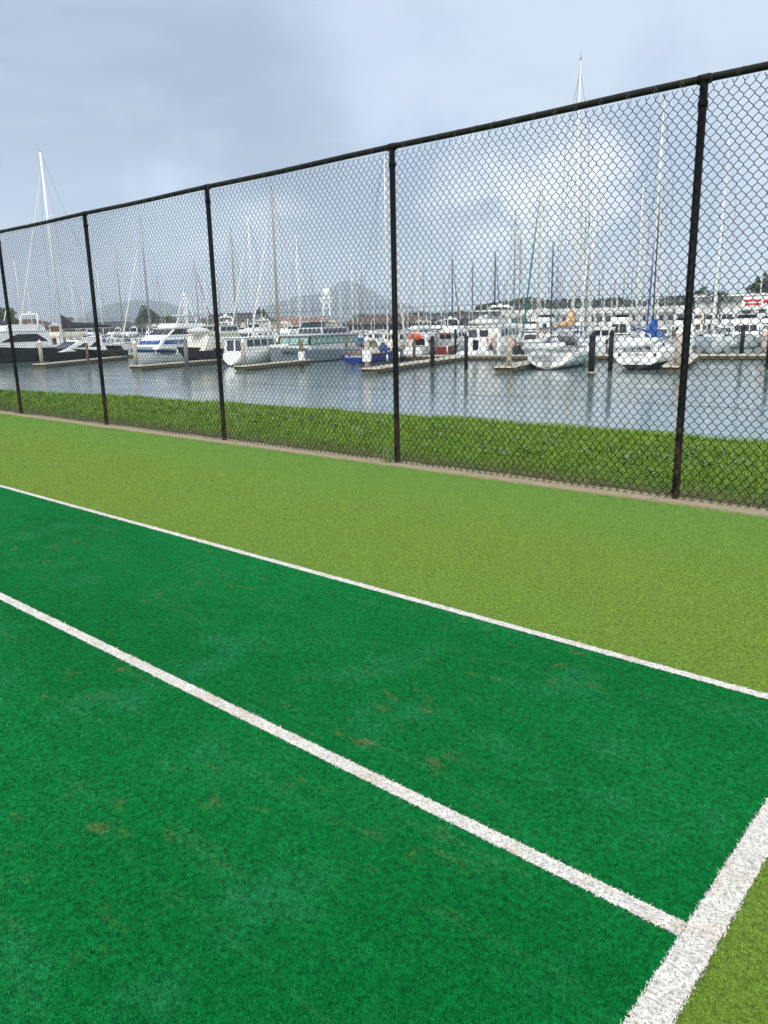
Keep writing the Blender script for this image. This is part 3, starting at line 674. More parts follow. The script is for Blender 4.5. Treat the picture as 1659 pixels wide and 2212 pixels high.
def hull_text(s,size,m,root,h,x,j,shear=0):     # lettering laid flat on the port topsides near station x
    rows=sorted(h.rows,key=lambda r_:abs(r_[j][0]-x))[:2]; rows.sort(key=lambda r_:-r_[j][0]); a,b_=[Vector(r_[j]) for r_ in rows]
    up0=(Vector(rows[1][-2])-Vector(rows[1][j-1])).normalized(); X=(b_-a).normalized(); N=X.cross(up0).normalized(); Y=N.cross(X)
    c=a.lerp(b_,.5)+N*.05
    o=text(s,size,m,root,(0,0,0),(0,0,0),shear=shear,bold=True); M_=Matrix(((X.x,Y.x,N.x,c.x),(X.y,Y.y,N.y,c.y),(X.z,Y.z,N.z,c.z),(0,0,0,1))); o.matrix_basis=M_; return o
def motorboat(label,loc,rz,L,kind='fly',top=WHITE,band=None,B=None,detail=1,group=None,name=None,wn=3,boot=None,glass=GLASS,cover=None,anti=ANTIF,hs=None):
    name=name or {'fly':'motor_yacht','sedan':'motor_cruiser','pilot':'motor_launch','open':'runabout'}[kind]
    B=B or .24*L+1.1; t=thing(name,label,'motorboat',loc,rz,group); k=(L/12)**.6; hs=hs or WHITE
    h=hull(t,L,B,1.15*k,1.85*k,top,boot,anti,'motor',band=band,n=10 if detail<2 else 16); dz=h.edge(0)[1]-.1; z2=dz
    if kind=='fly':
        c=House(t,(-.30*L,.26*L,B*.40,dz),(-.29*L,.10*L,B*.34,dz+1.7*k),hs,bevel=.15,roof=.15)
        c.win('sp',.06,.84,.38 if wn==1 else .42,.84,glass,wn,.08,.25); c.win('f',.06,.94,.42,.88,glass,3,.06); c.win('b',.15,.85,.1,.85,glass,2,.1)
        z2=dz+1.72*k; f=House(t,(-.27*L,.07*L,B*.31,z2),(-.25*L,.03*L,B*.29,z2+.65*k),hs,'flybridge',.1)
        ws=House(f.o,(.0*L,.04*L,B*.27,z2+.65*k),(-.02*L,.0,B*.25,z2+1.05*k),glass,'windscreen',.02)
        arch(t,-.2*L,B*.33,z2,z2+1.7*k,hs,.1*k); radome(t,(-.2*L-.5,0,z2+1.75*k),.3)
        if cover is not None: bimini(t,-.24*L,.02*L,B*.3,z2+1.75*k,z2,cover)
        aerials(t,[(-.2*L-.4,.6,z2+1.6*k,2.6),(-.2*L-.4,-.6,z2+1.6*k,1.8)])
        if cover is None: railing(t,h,-.05*L,.4*L,.6,6)
        else: railing(t,h,-.05*L,.4*L,.6,6)
    elif kind=='sedan':
        c=House(t,(-.24*L,.33*L,B*.38,dz-.05),(-.20*L,.08*L,B*.29,dz+1.25*k),hs,bevel=.15,roof=.05)
        c.win('sp',.1,.82,.35,.85,glass,2,.04,.45); c.win('f',.06,.94,.3,.9,glass,1); c.win('b',.1,.9,.1,.9,glass,1)
        arch(t,-.16*L,B*.36,dz,dz+1.65*k,hs,.08); aerials(t,[(-.2*L,.5,dz+1.6*k,1.6)]); railing(t,h,.05*L,.42*L,.5,5)
    elif kind=='pilot':
        c=House(t,(-.12*L,.16*L,B*.36,dz-.05),(-.12*L,.12*L,B*.33,dz+1.95*k),hs,bevel=.08,roof=.22)
        c.win('spfb',.1,.9,.5,.86,glass,2,.14); f=House(t,(.14*L,.34*L,B*.28,dz-.05),(.14*L,.30*L,B*.24,dz+.5*k),hs,'trunk_cabin',.08); f.win('sp',.15,.85,.35,.75,glass,2,.4)
        MB().tube([(-.02*L,0,dz+2*k),(-.02*L,0,dz+4.4*k)],.05,6).build('signal_mast',hs,t); radome(t,(.05*L,0,dz+2*k),.25); railing(t,h,-.4*L,.42*L,.6,8)
        if cover is not None: bimini(t,-.4*L,-.13*L,B*.38,dz+1.95*k,dz,cover)
    else:
        c=House(t,(-.05*L,.28*L,B*.3,dz-.05),(-.05*L,.1*L,B*.26,dz+.55*k),glass,'windscreen',.04); outboard(t,(-L/2-.1,0,.9*k)); aerials(t,[(0,.5,dz,1.5)])
        if cover is not None:
            mb=MB(); mb.blobm((-.2*L,0,dz+.1),.3*L,B*.42,.5,12,6); mb.build('boat_cover',cover,t,True)
    return t,h
# ------------------------------------------------------------------ docks and piles
M_CONC=mat('dock_concrete',(.42,.38,.30),.85,var=.18,scale=1.5,bump=.3,dirt=(.20,.17,.11,.6)); M_FENDER=mat('dock_timber',(.10,.085,.05),.85,var=.35,scale=2,bump=.4,dirt=(.03,.04,.02,.8))
M_EDGE=CM('dock_edge_white','C9C2AE',.7,.12,4,(.3,.26,.18,.6))
def dock(name,label,p0,p1,w_=1.6,side=1,head=True,z=-2.3):
    p0=Vector((p0.x,p0.y,0)); p1=Vector((p1.x,p1.y,0)); d=(p1-p0); l=d.length; t=thing(name,label,'dock',(p0.x,p0.y,0),atan2(d.y,d.x))
    MB().box(0,l,-w_/2,w_/2,z-.09,z).build('deck',M_CONC,t)
    n=max(1,int(l/3.2)); g=l/n
    for i in range(n): MB().box(i*g+.12,(i+1)*g-.12,-w_/2+.12,w_/2-.12,WL-.35,z-.12).build('float',M_FENDER,t)
    mb=MB()
    for s_ in (1,-1): mb.box(0,l,s_*w_/2-.04+.05*s_,s_*w_/2+.04+.05*s_,z-.075,z+.012)
    mb.box(-.1,-.012,-w_/2-.05,w_/2+.05,z-.08,z+.01); mb.build('edge_rail',M_EDGE,t)
    mb=MB()
    for s_ in (1,-1): mb.box(0,l,s_*w_/2-.03+.02*s_,s_*w_/2+.03+.02*s_,z-.38,z-.11)
    mb.build('waler',M_FENDER,t)
    r=random.Random(int(l*100))
    for i in range(max(2,int(l/4))):
        x=1+i*4; s_=1 if i%2 else -1
        c=MB(); c.tube([(x-.13,s_*(w_/2-.15),z+.09),(x-.05,s_*(w_/2-.15),z+.05),(x+.05,s_*(w_/2-.15),z+.05),(x+.13,s_*(w_/2-.15),z+.09)],.025,5); c.box(x-.04,x+.04,s_*(w_/2-.15)-.03,s_*(w_/2-.15)+.03,z,z+.06); c.build('cleat',SS,t)
    return t
M_PILEC=mat('pile_concrete',(.42,.37,.30),.85,var=.2,scale=1.3,bump=.3,dirt=(.28,.15,.06,.6)); M_PILEB=mat('pile_black',(.010,.011,.014),.6,var=.35,scale=2,spec=.2)
M_PILEW=mat('pile_timber',(.16,.11,.06),.85,var=.35,scale=2.5,bump=.5); M_CAP=CM('pile_cap_white','E3E2DC',.4,.05,2); M_WEED=mat('pile_growth',(.06,.07,.03),.9,var=.4,scale=5,bump=.6)
def pile(label,nx,ny,base,top,kind='concrete',r=.2,cap='cone',ring=False,box=None,group='mooring piles along the docks'):
    """nx,ny = foot in the photo on level base; top = photo row of its head"""
    p=at(nx,ny,base); d=(p-Vector((0,0,EYE))).dot(FW); zt=atd(nx,top,d).z; t=thing('mooring_pile',label,'pile',(p.x,p.y,0),0,group)
    m={'concrete':M_PILEC,'black':M_PILEB,'timber':M_PILEW,'grey':CM('pile_grey','6E7072',.7,.15,2)}[kind]; ch={'cone':r*1.7,'point':r*1.7,'flat':0,'none':0}[cap]
    MB().lathe([(r,WL+.35),(r,zt-ch)],n=14).build('shaft',m,t,True); MB().lathe([(r*1.02,WL-1.2),(r*1.03,WL+.35)],n=14).build('waterline_growth',M_WEED,t,True)
    if ch: MB().lathe([(r*1.1,zt-ch-.02),(r*1.12,zt-ch+.06),(.03,zt)],n=14).build('cap',M_CAP if cap=='cone' else m,t)
    if ring:
        MB().tube([((r+.09)*cos(a*pi/6),(r+.09)*sin(a*pi/6),WL+.32) for a in range(12)],.07,6,closed=True).build('collar',RUB if ring is True else ROPE,t,True)
    if box is not None:
        za,zb=atd(nx,box[0],d).z,atd(nx,box[1],d).z; w_=r*1.5; o=MB().box(-w_,w_,-w_,w_,zb,za).build('fender_board',M_CAP,t); o.rotation_euler=(0,0,AW+.25); b=o.modifiers.new('b','BEVEL'); b.width=.05
    return t
dock('finger_dock','floating finger dock running back from the left beside the dark hulled yachts',at(155,1433,-2.3),at(480,1402,-2.3))
dock('finger_dock','floating finger dock ending under the bow of the blue striped motor yacht',at(533,1440,-2.3),at(533,1440,-2.3)+Vv*19)
dock('finger_dock','short floating dock beside the white launch, left of the grey aluminium boat',at(945,1441,-2.3),at(945,1441,-2.3)+Vv*13,1.3)
P3=at(1432,1450,-2.3); dock('finger_dock','floating finger dock running past the blue ketch, its near end by a white boxed pile',P3+U*.6,P3+U*.6+Vv*24)
P4=at(1985,1444,-2.3); dock('finger_dock','floating finger dock on the left side of the yacht with the swim ladder',P4,P4+Vv*20)
P5=at(2650,1442,-2.3); dock('finger_dock','floating finger dock on the right of the black bottomed yacht',P5,P5+Vv*19.5)
dock('main_walkway','long floating walkway crossing behind the near berths where the person walks',mar(-7,1.1),mar(70,1.1),2.3)
dock('main_walkway','floating walkway hidden behind the boats on the left',mar(-75,10),mar(-12,10),2.3)
dock('main_walkway','second floating walkway among the far masts',mar(-120,46),mar(110,46),2.3)
dock('main_walkway','third floating walkway far back in front of the shore buildings',mar(-140,92),mar(150,92),2.3)
DK=-2.3
pile('concrete pile with white cone cap standing on the leftmost dock end',165,1428,DK,1336,r=.24)
pile('thin weathered pile midway along the leftmost dock',349,1440,WL,1340,'timber',.15,'cone')
pile('rust stained concrete pile with white cap in front of the blue striped motor yacht',536,1434,DK,1337,r=.24)
pile('dark pile in front of the navy raked bow',738,1458,WL,1328,'grey',.22,'point')
pile('concrete pile with white cap in front of the round white launch',961,1435,DK,1332,r=.24)
pile('brown timber pile with white board in front of the grey aluminium boat',1190,1452,WL,1337,'timber',.19,'flat',True,(1384,1420))
pile('brown timber pile by the stern of the blue ketch',1365,1418,WL,1322,'timber',.18,'flat')
pile('white capped concrete pile with a big white board beside the blue ketch',1446,1447,DK,1320,r=.24,box=(1379,1424))
pile('brown timber pile on the dock right of the blue ketch',1631,1404,DK,1315,'timber',.17,'flat')
pile('pointed black pile with a ring collar standing alone in the water left of the trawler',1703,1457,WL,1319,'black',.21,'point',True)
pile('slim pointed black pile in the water in front of the trawler stern',1835,1472,WL,1316,'black',.16,'point')
pile('black pile behind the walkway at the trawler\'s left corner',1793,1398,DK,1294,'black',.15,'point')
pile('white capped concrete pile in front of the trawler bow',1947,1412,WL,1303,r=.22)
pile('flat topped concrete pile on the dock end left of the swim ladder yacht',2004,1441,DK,1323,r=.27,cap='flat')
pile('short black pile among the boats above the ladder yacht dinghy',2085,1345,WL,1292,'black',.2,'point')
pile('thick pointed black pile with a rope collar beside the swim ladder yacht',2327,1483,WL,1305,'black',.24,'point','rope')
pile('slim black pile standing just left of the black bottomed yacht',2401,1480,WL,1297,'black',.18,'point')
pile('tall rusty concrete pile with white cone cap on the dock end by the fence post',2667,1440,DK,1288,r=.28)
pile('pointed black pile in front of the yacht bow at the right',2919,1390,DK,1275,'black',.22,'point')
pile('white capped concrete pile near the right edge of the walkway',3004,1393,DK,1286,r=.25)
pile('black pile with a ring in the water at the right edge',3021,1455,WL,1300,'black',.2,'point',True)
pile('weathered grey timber pile on the walkway beside the red boat',1720,1394,DK,1310,'grey',.15,'flat')
pile('short white bollard post on the walkway under the red boat',1761,1400,DK,1361,'concrete',.11,'cone',group='mooring piles along the docks')
pile('thin tan pile rising behind the near docks left of the last fence post',2646,1370,WL,1278,'timber',.16,'cone')
# ------------------------------------------------------------------ front row of boats
def place_bow(nx,ny,L,rz,z=WL): p=at(nx,ny,z); d=Vector((cos(rz),sin(rz),0)); q=p-d*(L/2); return (q.x,q.y,WL)
def place_stern(nx,ny,L,rz,z=WL): p=at(nx,ny,z); d=Vector((cos(rz),sin(rz),0)); q=p+d*(L/2); return (q.x,q.y,WL)
# grey aluminium power boat
L=19.5; t=thing('motor_yacht','long pale grey aluminium motor yacht with turquoise windows and radar dome','motorboat',place_bow(1061,1439,L,TOW),TOW)
h=hull(t,L,5.2,1.35,1.95,ALU,None,ANTIF,'motor',rake=.5,n=18,draft=.9,pl=.12)
c=House(t,(-8.6,4.4,2.2,1.45),(-8.5,3.9,2.1,3.15),GREYW,bevel=.06,roof=.35)
wb=House(c.o,(-8.62,4.32,2.2,2.08),(-8.56,4.05,2.15,3.0),RUB,'window_band',.01)
wb.win('sp',.01,.99,.08,.92,GLASST,9,.14); wb.win('f',.04,.96,.08,.92,GLASST,3,.1)
for s_ in (-1,1): MB().tube([(x,s_*(h.edge(x)[0]+.02),h.edge(x)[1]-.12) for x in (-9,-6,-3,0,3,6,8.5)],.05,6).build('rubbing_strake',GREYW,t)
fl=House(t,(-6.5,.5,1.7,3.2),(-6.4,.3,1.7,4.05),GREYW,'flybridge',.06); fl.win('sfp',.04,.96,.15,.85,GLASSG,5,.1)
mb=MB()
for x in (-6.3,-4.2,-2.1,.1):
    for s_ in (-1.55,1.55): mb.tube([(x,s_,4.0),(x+.05,s_*.97,5.36)],.035)
mb.build('hardtop_posts',WHITE,t); House(t,(-.6,.25,1.5,4.05),(-.8,-.3,1.4,4.7),GLASSG,'windscreen',.02)
MB().blobm((-4,0,4.3),1.6,.9,.5,12,6).build('covered_seats',CV_WHITE,t,True)
o=MB().box(-7.0,.7,-1.85,1.85,5.36,5.45).build('hardtop',GREYW,t); o.modifiers.new('b','BEVEL').width=.05
mb=MB(); mb.tube([(-4,.5,5.4),(-4.2,.3,8.2)],.09); mb.tube([(-4,-.5,5.4),(-4.2,-.3,8.2)],.09); mb.tube([(-4.2,-.9,7.2),(-4.2,.9,7.2)],.05); mb.tube([(-4.2,-.7,6.4),(-4.2,.7,6.4)],.05); mb.box(-4.5,-3.9,-.5,.5,6.9,7.0); mb.build('radar_tower',WHITE,t)
MB().blobm((-4.2,.0,8.35),.5,.5,.5,14,9).build('satellite_dome',WHITE,t,True); radome(t,(-4.2,-.75,7.25),.25); MB().box(-4.1,-3.9,-.9,.9,7.55,7.68).build('radar_scanner',WHITE,t)
aerials(t,[(-5.5,1.4,5.4,4),(-5.5,-1.4,5.4,4.5)]); railing(t,h,-9,8,.7,12); 
MB().tube([(8.2,-.7,2.0),(7,-.7,2.05),(6.2,-.4,2.05),(6.2,.4,2.05),(7,.7,2.05),(8.2,.7,2.0)],.2,8).build('deck_locker',WHITE,t,True)
hull_text('FPB 64-11',.62,CM('letter_dark','22302F',.5),t,h,6.9,-3)
# blue striped motor yacht
L=16; t=thing('motor_yacht','white motor yacht with blue window covers, blue stripe and a mast forest above its flybridge','motorboat',place_bow(510,1438,L,TOW),TOW)
h=hull(t,L,4.9,1.45,2.25,WHITE,None,ANTIF,'motor',rake=2.2,n=16,band=CM('stripe_blue','234E94',.3))
c=House(t,(-5.8,5.0,2.0,1.75),(-5.6,3.4,1.8,3.2),WHITE,bevel=.15); c.win('spf',.05,.95,.42,.76,CV_BLUE,3,.05,name='window_cover')
c2=House(t,(-5.6,2.9,1.75,3.2),(-5.4,.9,1.6,4.35),WHITE,'upper_cabin',.12,roof=.25); c2.win('spf',.04,.96,.3,.88,GLASS,3,.06); 
f=House(t,(-5.2,.6,1.55,4.42),(-5.1,.3,1.5,4.95),WHITE,'flybridge',.1); arch(t,-3.6,1.5,4.9,6.0,WHITE,.1); MB().box(-4.6,-2.4,-1.5,1.5,6.0,6.08).build('hardtop',WHITE,t)
mb=MB(); 
for s_ in (-1,1):
    mb.tube([(-2.6,s_*.9,4.9),(-3.4,s_*.35,8.4)],.06); mb.tube([(-4.4,s_*.9,4.9),(-3.6,s_*.35,8.4)],.06)
for z in (6.4,7.3,8.1): mb.tube([(-3.5,-.65+z*.03,z),(-3.5,.65-z*.03,z)],.045)
mb.build('radar_tower',WHITE,t); radome(t,(-3.5,0,8.5),.35); aerials(t,[(-1,1.5,4.9,3.6),(-1,-1.5,4.9,3.6),(-4.8,1.4,4.9,3)]); railing(t,h,-3,7,.7,10); fenders(t,h,(-2,1.5,4.5),(1,))
hull_text('A  Illusion',.75,CM('letter_black','15171A',.4),t,h,3.6,-3,shear=.35)
# navy raked hull
L=12; t=thing('motor_cruiser','motor boat with glossy navy black raked bow and cream canvas over its deckhouse','motorboat',place_bow(702,1440,L,TOW),TOW)
h=hull(t,L,4.0,1.5,2.15,NAVY,WHITE,ANTIF,'motor',rake=1.9,n=16,pl=.1)
c=House(t,(-5,3.2,1.7,1.6),(-4.9,1.8,1.55,3.5),CREAM,bevel=.15,roof=.2); c.win('spf',.06,.9,.45,.85,CV_WHITE,3,.08,name='window_cover'); c.win('b',.1,.9,.1,.85,GLASS,2)
House(t,(-4.6,-.4,1.5,3.6),(-4.5,-.7,1.45,4.5),WHITE,'flybridge',.12).win('spf',.06,.94,.3,.85,GLASSG,3,.1); MB().box(-4.9,-.2,-1.6,1.6,4.55,4.64).build('hardtop',WHITE,t)
arch(t,-3.5,1.2,4.6,5.6,WHITE,.06); radome(t,(-3.9,0,5.65),.28); railing(t,h,-1,5.2,.6,8); aerials(t,[(-3,.9,4.6,2.4)])
p=t.matrix_basis@Vector((2.0,0,4.15)); inflatable('dinghy','covered pale dinghy stowed on the foredeck of the navy hulled boat',3.8,1.8,.24,loc=t.matrix_basis@Vector((1.9,.2,3.85)),rz=TOW,cover=CV_WHITE)
# round white launch
L=11; t=thing('motor_launch','round bilged white motor launch with grey windows left of the grey aluminium boat','motorboat',place_stern(905,1443,L,AW),AW)
h=hull(t,L,3.9,1.45,1.75,WHITE,None,CM('antifoul_greengrey','8C9688',.6,.12,2),'sail',sw=.6,n=16,rake=1.2,tr=.5,lift=.1,pl=.16)
c=House(t,(-4.4,2.2,1.5,1.4),(-4.3,1.9,1.4,3.1),WHITE,bevel=.1,roof=.3); c.win('sp',.05,.95,.42,.86,GLASSG,4,.14); c.win('b',.1,.9,.15,.85,GLASSG,2,.2); c.win('f',.08,.92,.45,.86,GLASSG,3)
House(t,(1.9,3.9,1.1,1.45),(1.9,3.6,1.0,1.95),WHITE,'trunk_cabin',.06); railing(t,h,-4.8,4.6,.65,9); MB().tube([(-1.5,0,3.1),(-1.5,0,5.2)],.05).build('signal_mast',WHITE,t)
for x,m_ in ((3.2,ORANGE),(4.2,YEL),(2.6,CV_RED)): MB().blobm((x,-.9,2.2),.2,.2,.28,8,6).build('mooring_buoy',m_,t,True)
# blue ketch
L=14.2; t,h=sailboat('blue hulled ketch with white name on its stern, tall white mast and blue canvas boards',place_stern(1392,1440,L,AW),AW,L,23,BLUE,WHITE,MASTW,None,CV_WHITE,3,4.1,1.15,1.75,r=.12,detail=2,mx=.13,deckm=TEAK,cab=False,tr=.0,rake=1.6)
c=House(t,(-2.6,3.4,1.15,1.15),(-2.5,3.1,1.05,1.75),WHITE,bevel=.05); c.win('sp',.08,.9,.35,.78,GLASS,4,.3)
dodger(t,-1.4,1.2,1.55,1.0,1.9,CV_WHITE); House(t,(-2.2,-.9,1.0,1.7),(-2.1,-1.0,.95,2.35),CREAM,'doghouse',.05).win('spf',.1,.9,.3,.85,GLASS,2)
mb=MB(); mb.blobm((-4.6,0,2.35),.9,.9,.5,10,6); mb.build('stowed_sail',CV_GREY,t,True); mast(t,h,-4.6,9.5,MASTA,1.1,.07,1,fore=False,aft=-6.6,vane=False)
for x in (-4.0,-2.9): MB().box(x,x+.85,-1.72,-1.66,1.25,2.05).build('weather_cloth',CV_BLUE,t)
MB().tube([(-6.7,-.5,1.2),(-6.7,-.5,3.6)],.03).build('ensign_staff',SS,t); MB().box(-6.75,-6.7,-1.1,-.5,2.5,2.9).build('blue_cover',CV_BLUE,t)
text('PALAWRAN',.36,CM('letter_white','D8DDE6',.5),t,(-7.14,0,.95),(rad(90),0,rad(-90)),bold=True)
fenders(t,h,(-3,.5,3.5),(-1,))
# swim ladder yacht
L=17; t,h=sailboat('large white yacht showing its rounded stern with a swim ladder, dinghy hung above it',place_stern(2152,1456,L,AW),AW,L,27.5,WHITE,GREYW,MASTW,None,CV_WHITE,3,5.5,1.35,1.8,r=.095,detail=2,mx=.09,tr=.9,rake=1.0)
mb=MB()
for s_ in (-.3,.3): mb.tube([(-8.53,s_,.3),(-8.02,s_,1.32)],.03)
for i in range(5): q=i/4; mb.box(-8.6+.5*q,-8.42+.5*q,-.34,.34,.34+.9*q,.38+.9*q)
mb.build('swim_ladder',SS,t); MB().box(-8.63,-8.5,-.9,.9,.16,.22).build('swim_step',TEAK,t)
for s_ in (-1,1): MB().tube([(x,s_*(h.edge(x)[0]+.01),h.edge(x)[1]-.35) for x in (-6,-3,0,3,6)],.03).build('hull_stripe',CM('stripe_navy','232A38',.3),t)
for s_ in (-1.2,1.2): MB().tube([(-7.4,s_,1.35),(-8.2,s_,2.3),(-9.2,s_,2.45)],.05).build('davit',SS,t)
dodger(t,-.9,1.6,1.8,1.0,1.9,CM('clear_hood','B9BEC2',.3),name='sprayhood'); bimini(t,-6.4,-3.4,1.6,3.65,1.6,CV_GREY); boom(t,1.3,3.5,7.0,CV_TAN,MASTW,.02,.55)
d_=t.matrix_basis@Vector((-8.75,.2,2.02)); inflatable('dinghy','pale grey inflatable dinghy slung across the stern of the swim ladder yacht',3.7,1.7,.25,loc=d_,rz=AW-pi/2,tilt=.12)
text('Dynamic II',.26,CM('letter_grey','59626A',.5),t,(-8.02,.95,1.02),(rad(68),0,rad(-90)),shear=.3)
# black bottomed yacht
L=15; t,h=sailboat('white yacht with black bottom, two name plates and a blue sail cover',place_stern(2504,1459,L,AW),AW,L,23,WHITE,BLACKH,MASTW,CV_BLUE,CV_WHITE,2,5.4,1.55,1.85,r=.10,detail=2,mx=.09,tr=.12,pl=.5,anti=BLACKH,hood=None,fat=.34)
t.name='sailboat'
pl_=CM('name_plate','D9D6C9',.5); 
for z,w_,tx in ((1.27,1.35,'ENTERPRISE'),(.98,1.15,'NEW ZEALAND')):
    xx=-7.42+.12*.6; MB().box(xx-.05,xx,-w_,w_,z-.13,z+.13).build('name_plate',pl_,t)
    for s_ in (-1,1): MB().box(xx-.06,xx-.002,s_*w_,s_*(w_+.22),z-.12,z+.12).build('plate_end',CV_NAVY,t)
    text(tx,.26,CM('letter_black','15171A',.4),t,(xx-.055,0,z),(rad(90),0,rad(-90)),bold=True)
MB().tube([(-7.5,-.18,.85),(-7.5,0,.62),(-7.5,.18,.85)],.04).build('emblem',CM('letter_grey','59626A',.5),t)
c=House(t,(-5.9,-1.5,1.5,1.5),(-5.7,-1.7,1.35,2.15),WHITE,'aft_cabin',.15); c.win('spb',.15,.85,.3,.75,GLASS,3,.5)
MB().tube([(-4.2,-1.0,2),(-4.2,-.9,4.2)],.28,8).build('stowed_sail',CV_BLUE,t,True); 
d_=t.matrix_basis@Vector((-7.0,.3,2.12)); inflatable('dinghy','white covered dinghy with a black outboard lying across the stern of the black bottomed yacht',3.7,1.7,.26,loc=d_,rz=AW-pi/2+.0,cover=CV_WHITE,motor=False,tilt=.15,pitch=-.12)
outboard(t,(-6.9,2.6,2.2),None,1.0)
# bow-on yacht at right
L=14.5; t,h=sailboat('white yacht pointing its bow at the walkway right of the last fence post',place_bow(2796,1399,L,TOW,-2.8),TOW,L,24.5,WHITE,GREYW,MASTW,CV_WHITE,CV_WHITE,2,4.7,1.75,2.1,r=.1,detail=2,mx=.08,hood=CV_GREY,bim=CV_GREY)
t.location=t.location+Vv*0
mb=MB(); mb.tube([(7.2,0,2.15),(7.5,0,1.9),(7.45,0,1.5)],.05); mb.tube([(7.45,-.3,1.65),(7.45,0,1.42),(7.45,.3,1.65)],.045); mb.build('anchor',SS,t); fenders(t,h,(-1,2),(1,-1))
# trawler with lifebuoy
L=14; pt=mar(0,4.0); P=at(1872,1399,DK); 
t=thing('trawler_yacht','boxy white trawler yacht with a red and white lifebuoy on its stern wall','motorboat',(0,0,0),AW)
q=P+Vv*(2.6+L/2); t.location=(q.x,q.y,WL)
h=hull(t,L,4.7,1.5,2.3,WHITE,None,ANTIB,'motor',n=14,sw=.94)
c=House(t,(-6.9,3.2,2.05,1.45),(-6.85,2.5,2.0,3.75),WHITE,bevel=.08,roof=.25); c.win('sp',.08,.92,.5,.86,GLASSG,5,.2); c.win('b',.33,.6,.48,.82,GLASS,1); c.win('b',.68,.95,.45,.85,GLASSG,1); c.win('f',.06,.94,.5,.86,GLASS,3)
MB().box(-7.05,-6.98,.5,1.2,1.0,2.2).build('door',BLACKH,t)
ph=House(t,(-1.2,3.6,1.8,3.6),(-.9,2.4,1.6,4.9),WHITE,'wheelhouse',.15,roof=.15); ph.win('spf',.1,.9,.35,.85,GLASS,3,.15)
MB().box(-5.8,.5,-1.9,1.9,5.55,5.64).build('hardtop',WHITE,t); mb=MB()
for x in (-5.5,-2.6,.2):
    for s_ in (-1.8,1.8): mb.tube([(x,s_,3.8),(x,s_,5.56)],.03)
mb.build('hardtop_posts',WHITE,t); arch(t,.9,1.6,4.9,6.2,WHITE,.12,-.8); radome(t,(.1,0,6.25),.3); aerials(t,[(-1,1.3,5.6,2.6),(-1,-1.3,5.6,2.6)]); railing(t,h,-1,6,.7,8)
lb=MB(); lb.tube([(-7.06,-.9+.33*cos(a*pi/8),2.02+.33*sin(a*pi/8)) for a in range(16)],.085,8,closed=True); o=lb.build('lifebuoy',[CM('lifebuoy_red','CC4638',.5),M_CAP],t,True)
for p_ in o.data.polygons:
    y_=p_.center.y+.9; z_=p_.center.z-2.02; p_.material_index=1 if abs(abs(atan2(z_,y_))-pi/2)<.28 or abs(atan2(z_,y_))<.28 or abs(atan2(z_,y_))>pi-.28 else 0
text('LILI',.3,CM('letter_grey','59626A',.5),t,(-7.06,-.75,1.45),(rad(90),0,rad(-90)))
MB().prism([(-.45,1.0),(.45,1.0),(0,1.75)],-7.12,-7.02).build('dark_cover',CV_DARK,t).rotation_euler=(0,0,rad(-90)); 
for o in [o for o in t.children if o.name.startswith('dark_cover')]: o.location=(0,-1.1,0)
inflatable('dinghy','white covered tender on the roof of the boxy trawler yacht',3.8,1.8,.25,loc=t.matrix_basis@Vector((-4.4,.6,4.25)),rz=AW-pi/2,cover=CV_WHITE)
inflatable('dinghy','white inflatable dinghy tied at the stern of the trawler yacht',3.2,1.6,.24,loc=t.matrix_basis@Vector((-7.9,1.5,.5)),rz=AW-pi/2+.2,cover=CV_WHITE)
# far left: dark hulled yachts
L=22; q=mar(-65.5,-6); t,h=motorboat('big white motor yacht with a black glossy hull at the left edge of the photo',(q.x,q.y,WL),TOW,22,'fly',BLACKH,None,5.8,2,hs=WHITE,wn=1)
L=14; q=at(290,1425,WL)+Vv*1.5; t,h=motorboat('low white motor cruiser with a black hull and one long dark side window',(q.x,q.y,WL),TOW,15,'sedan',BLACKH,None,4.4,2)
p=at(158,600,WL+32); q=p+Vv*(.12*24); t,h=sailboat('very tall white masted yacht on the left with a charcoal boom cover',(q.x,q.y,WL),TOW,24,32,BLACKH,BLACKH,MASTW,None,CV_WHITE,2,5.6,1.5,2.0,r=.24,detail=2,mx=.12)
boom(t,2.6,4.6,11.5,CV_DARK,MASTW,.02,.75)
q=at(430,1402,WL)+Vv*10; motorboat('motor boat with a bright red hull just left of the blue striped yacht',(q.x,q.y,WL),TOW,10,'pilot',RED)
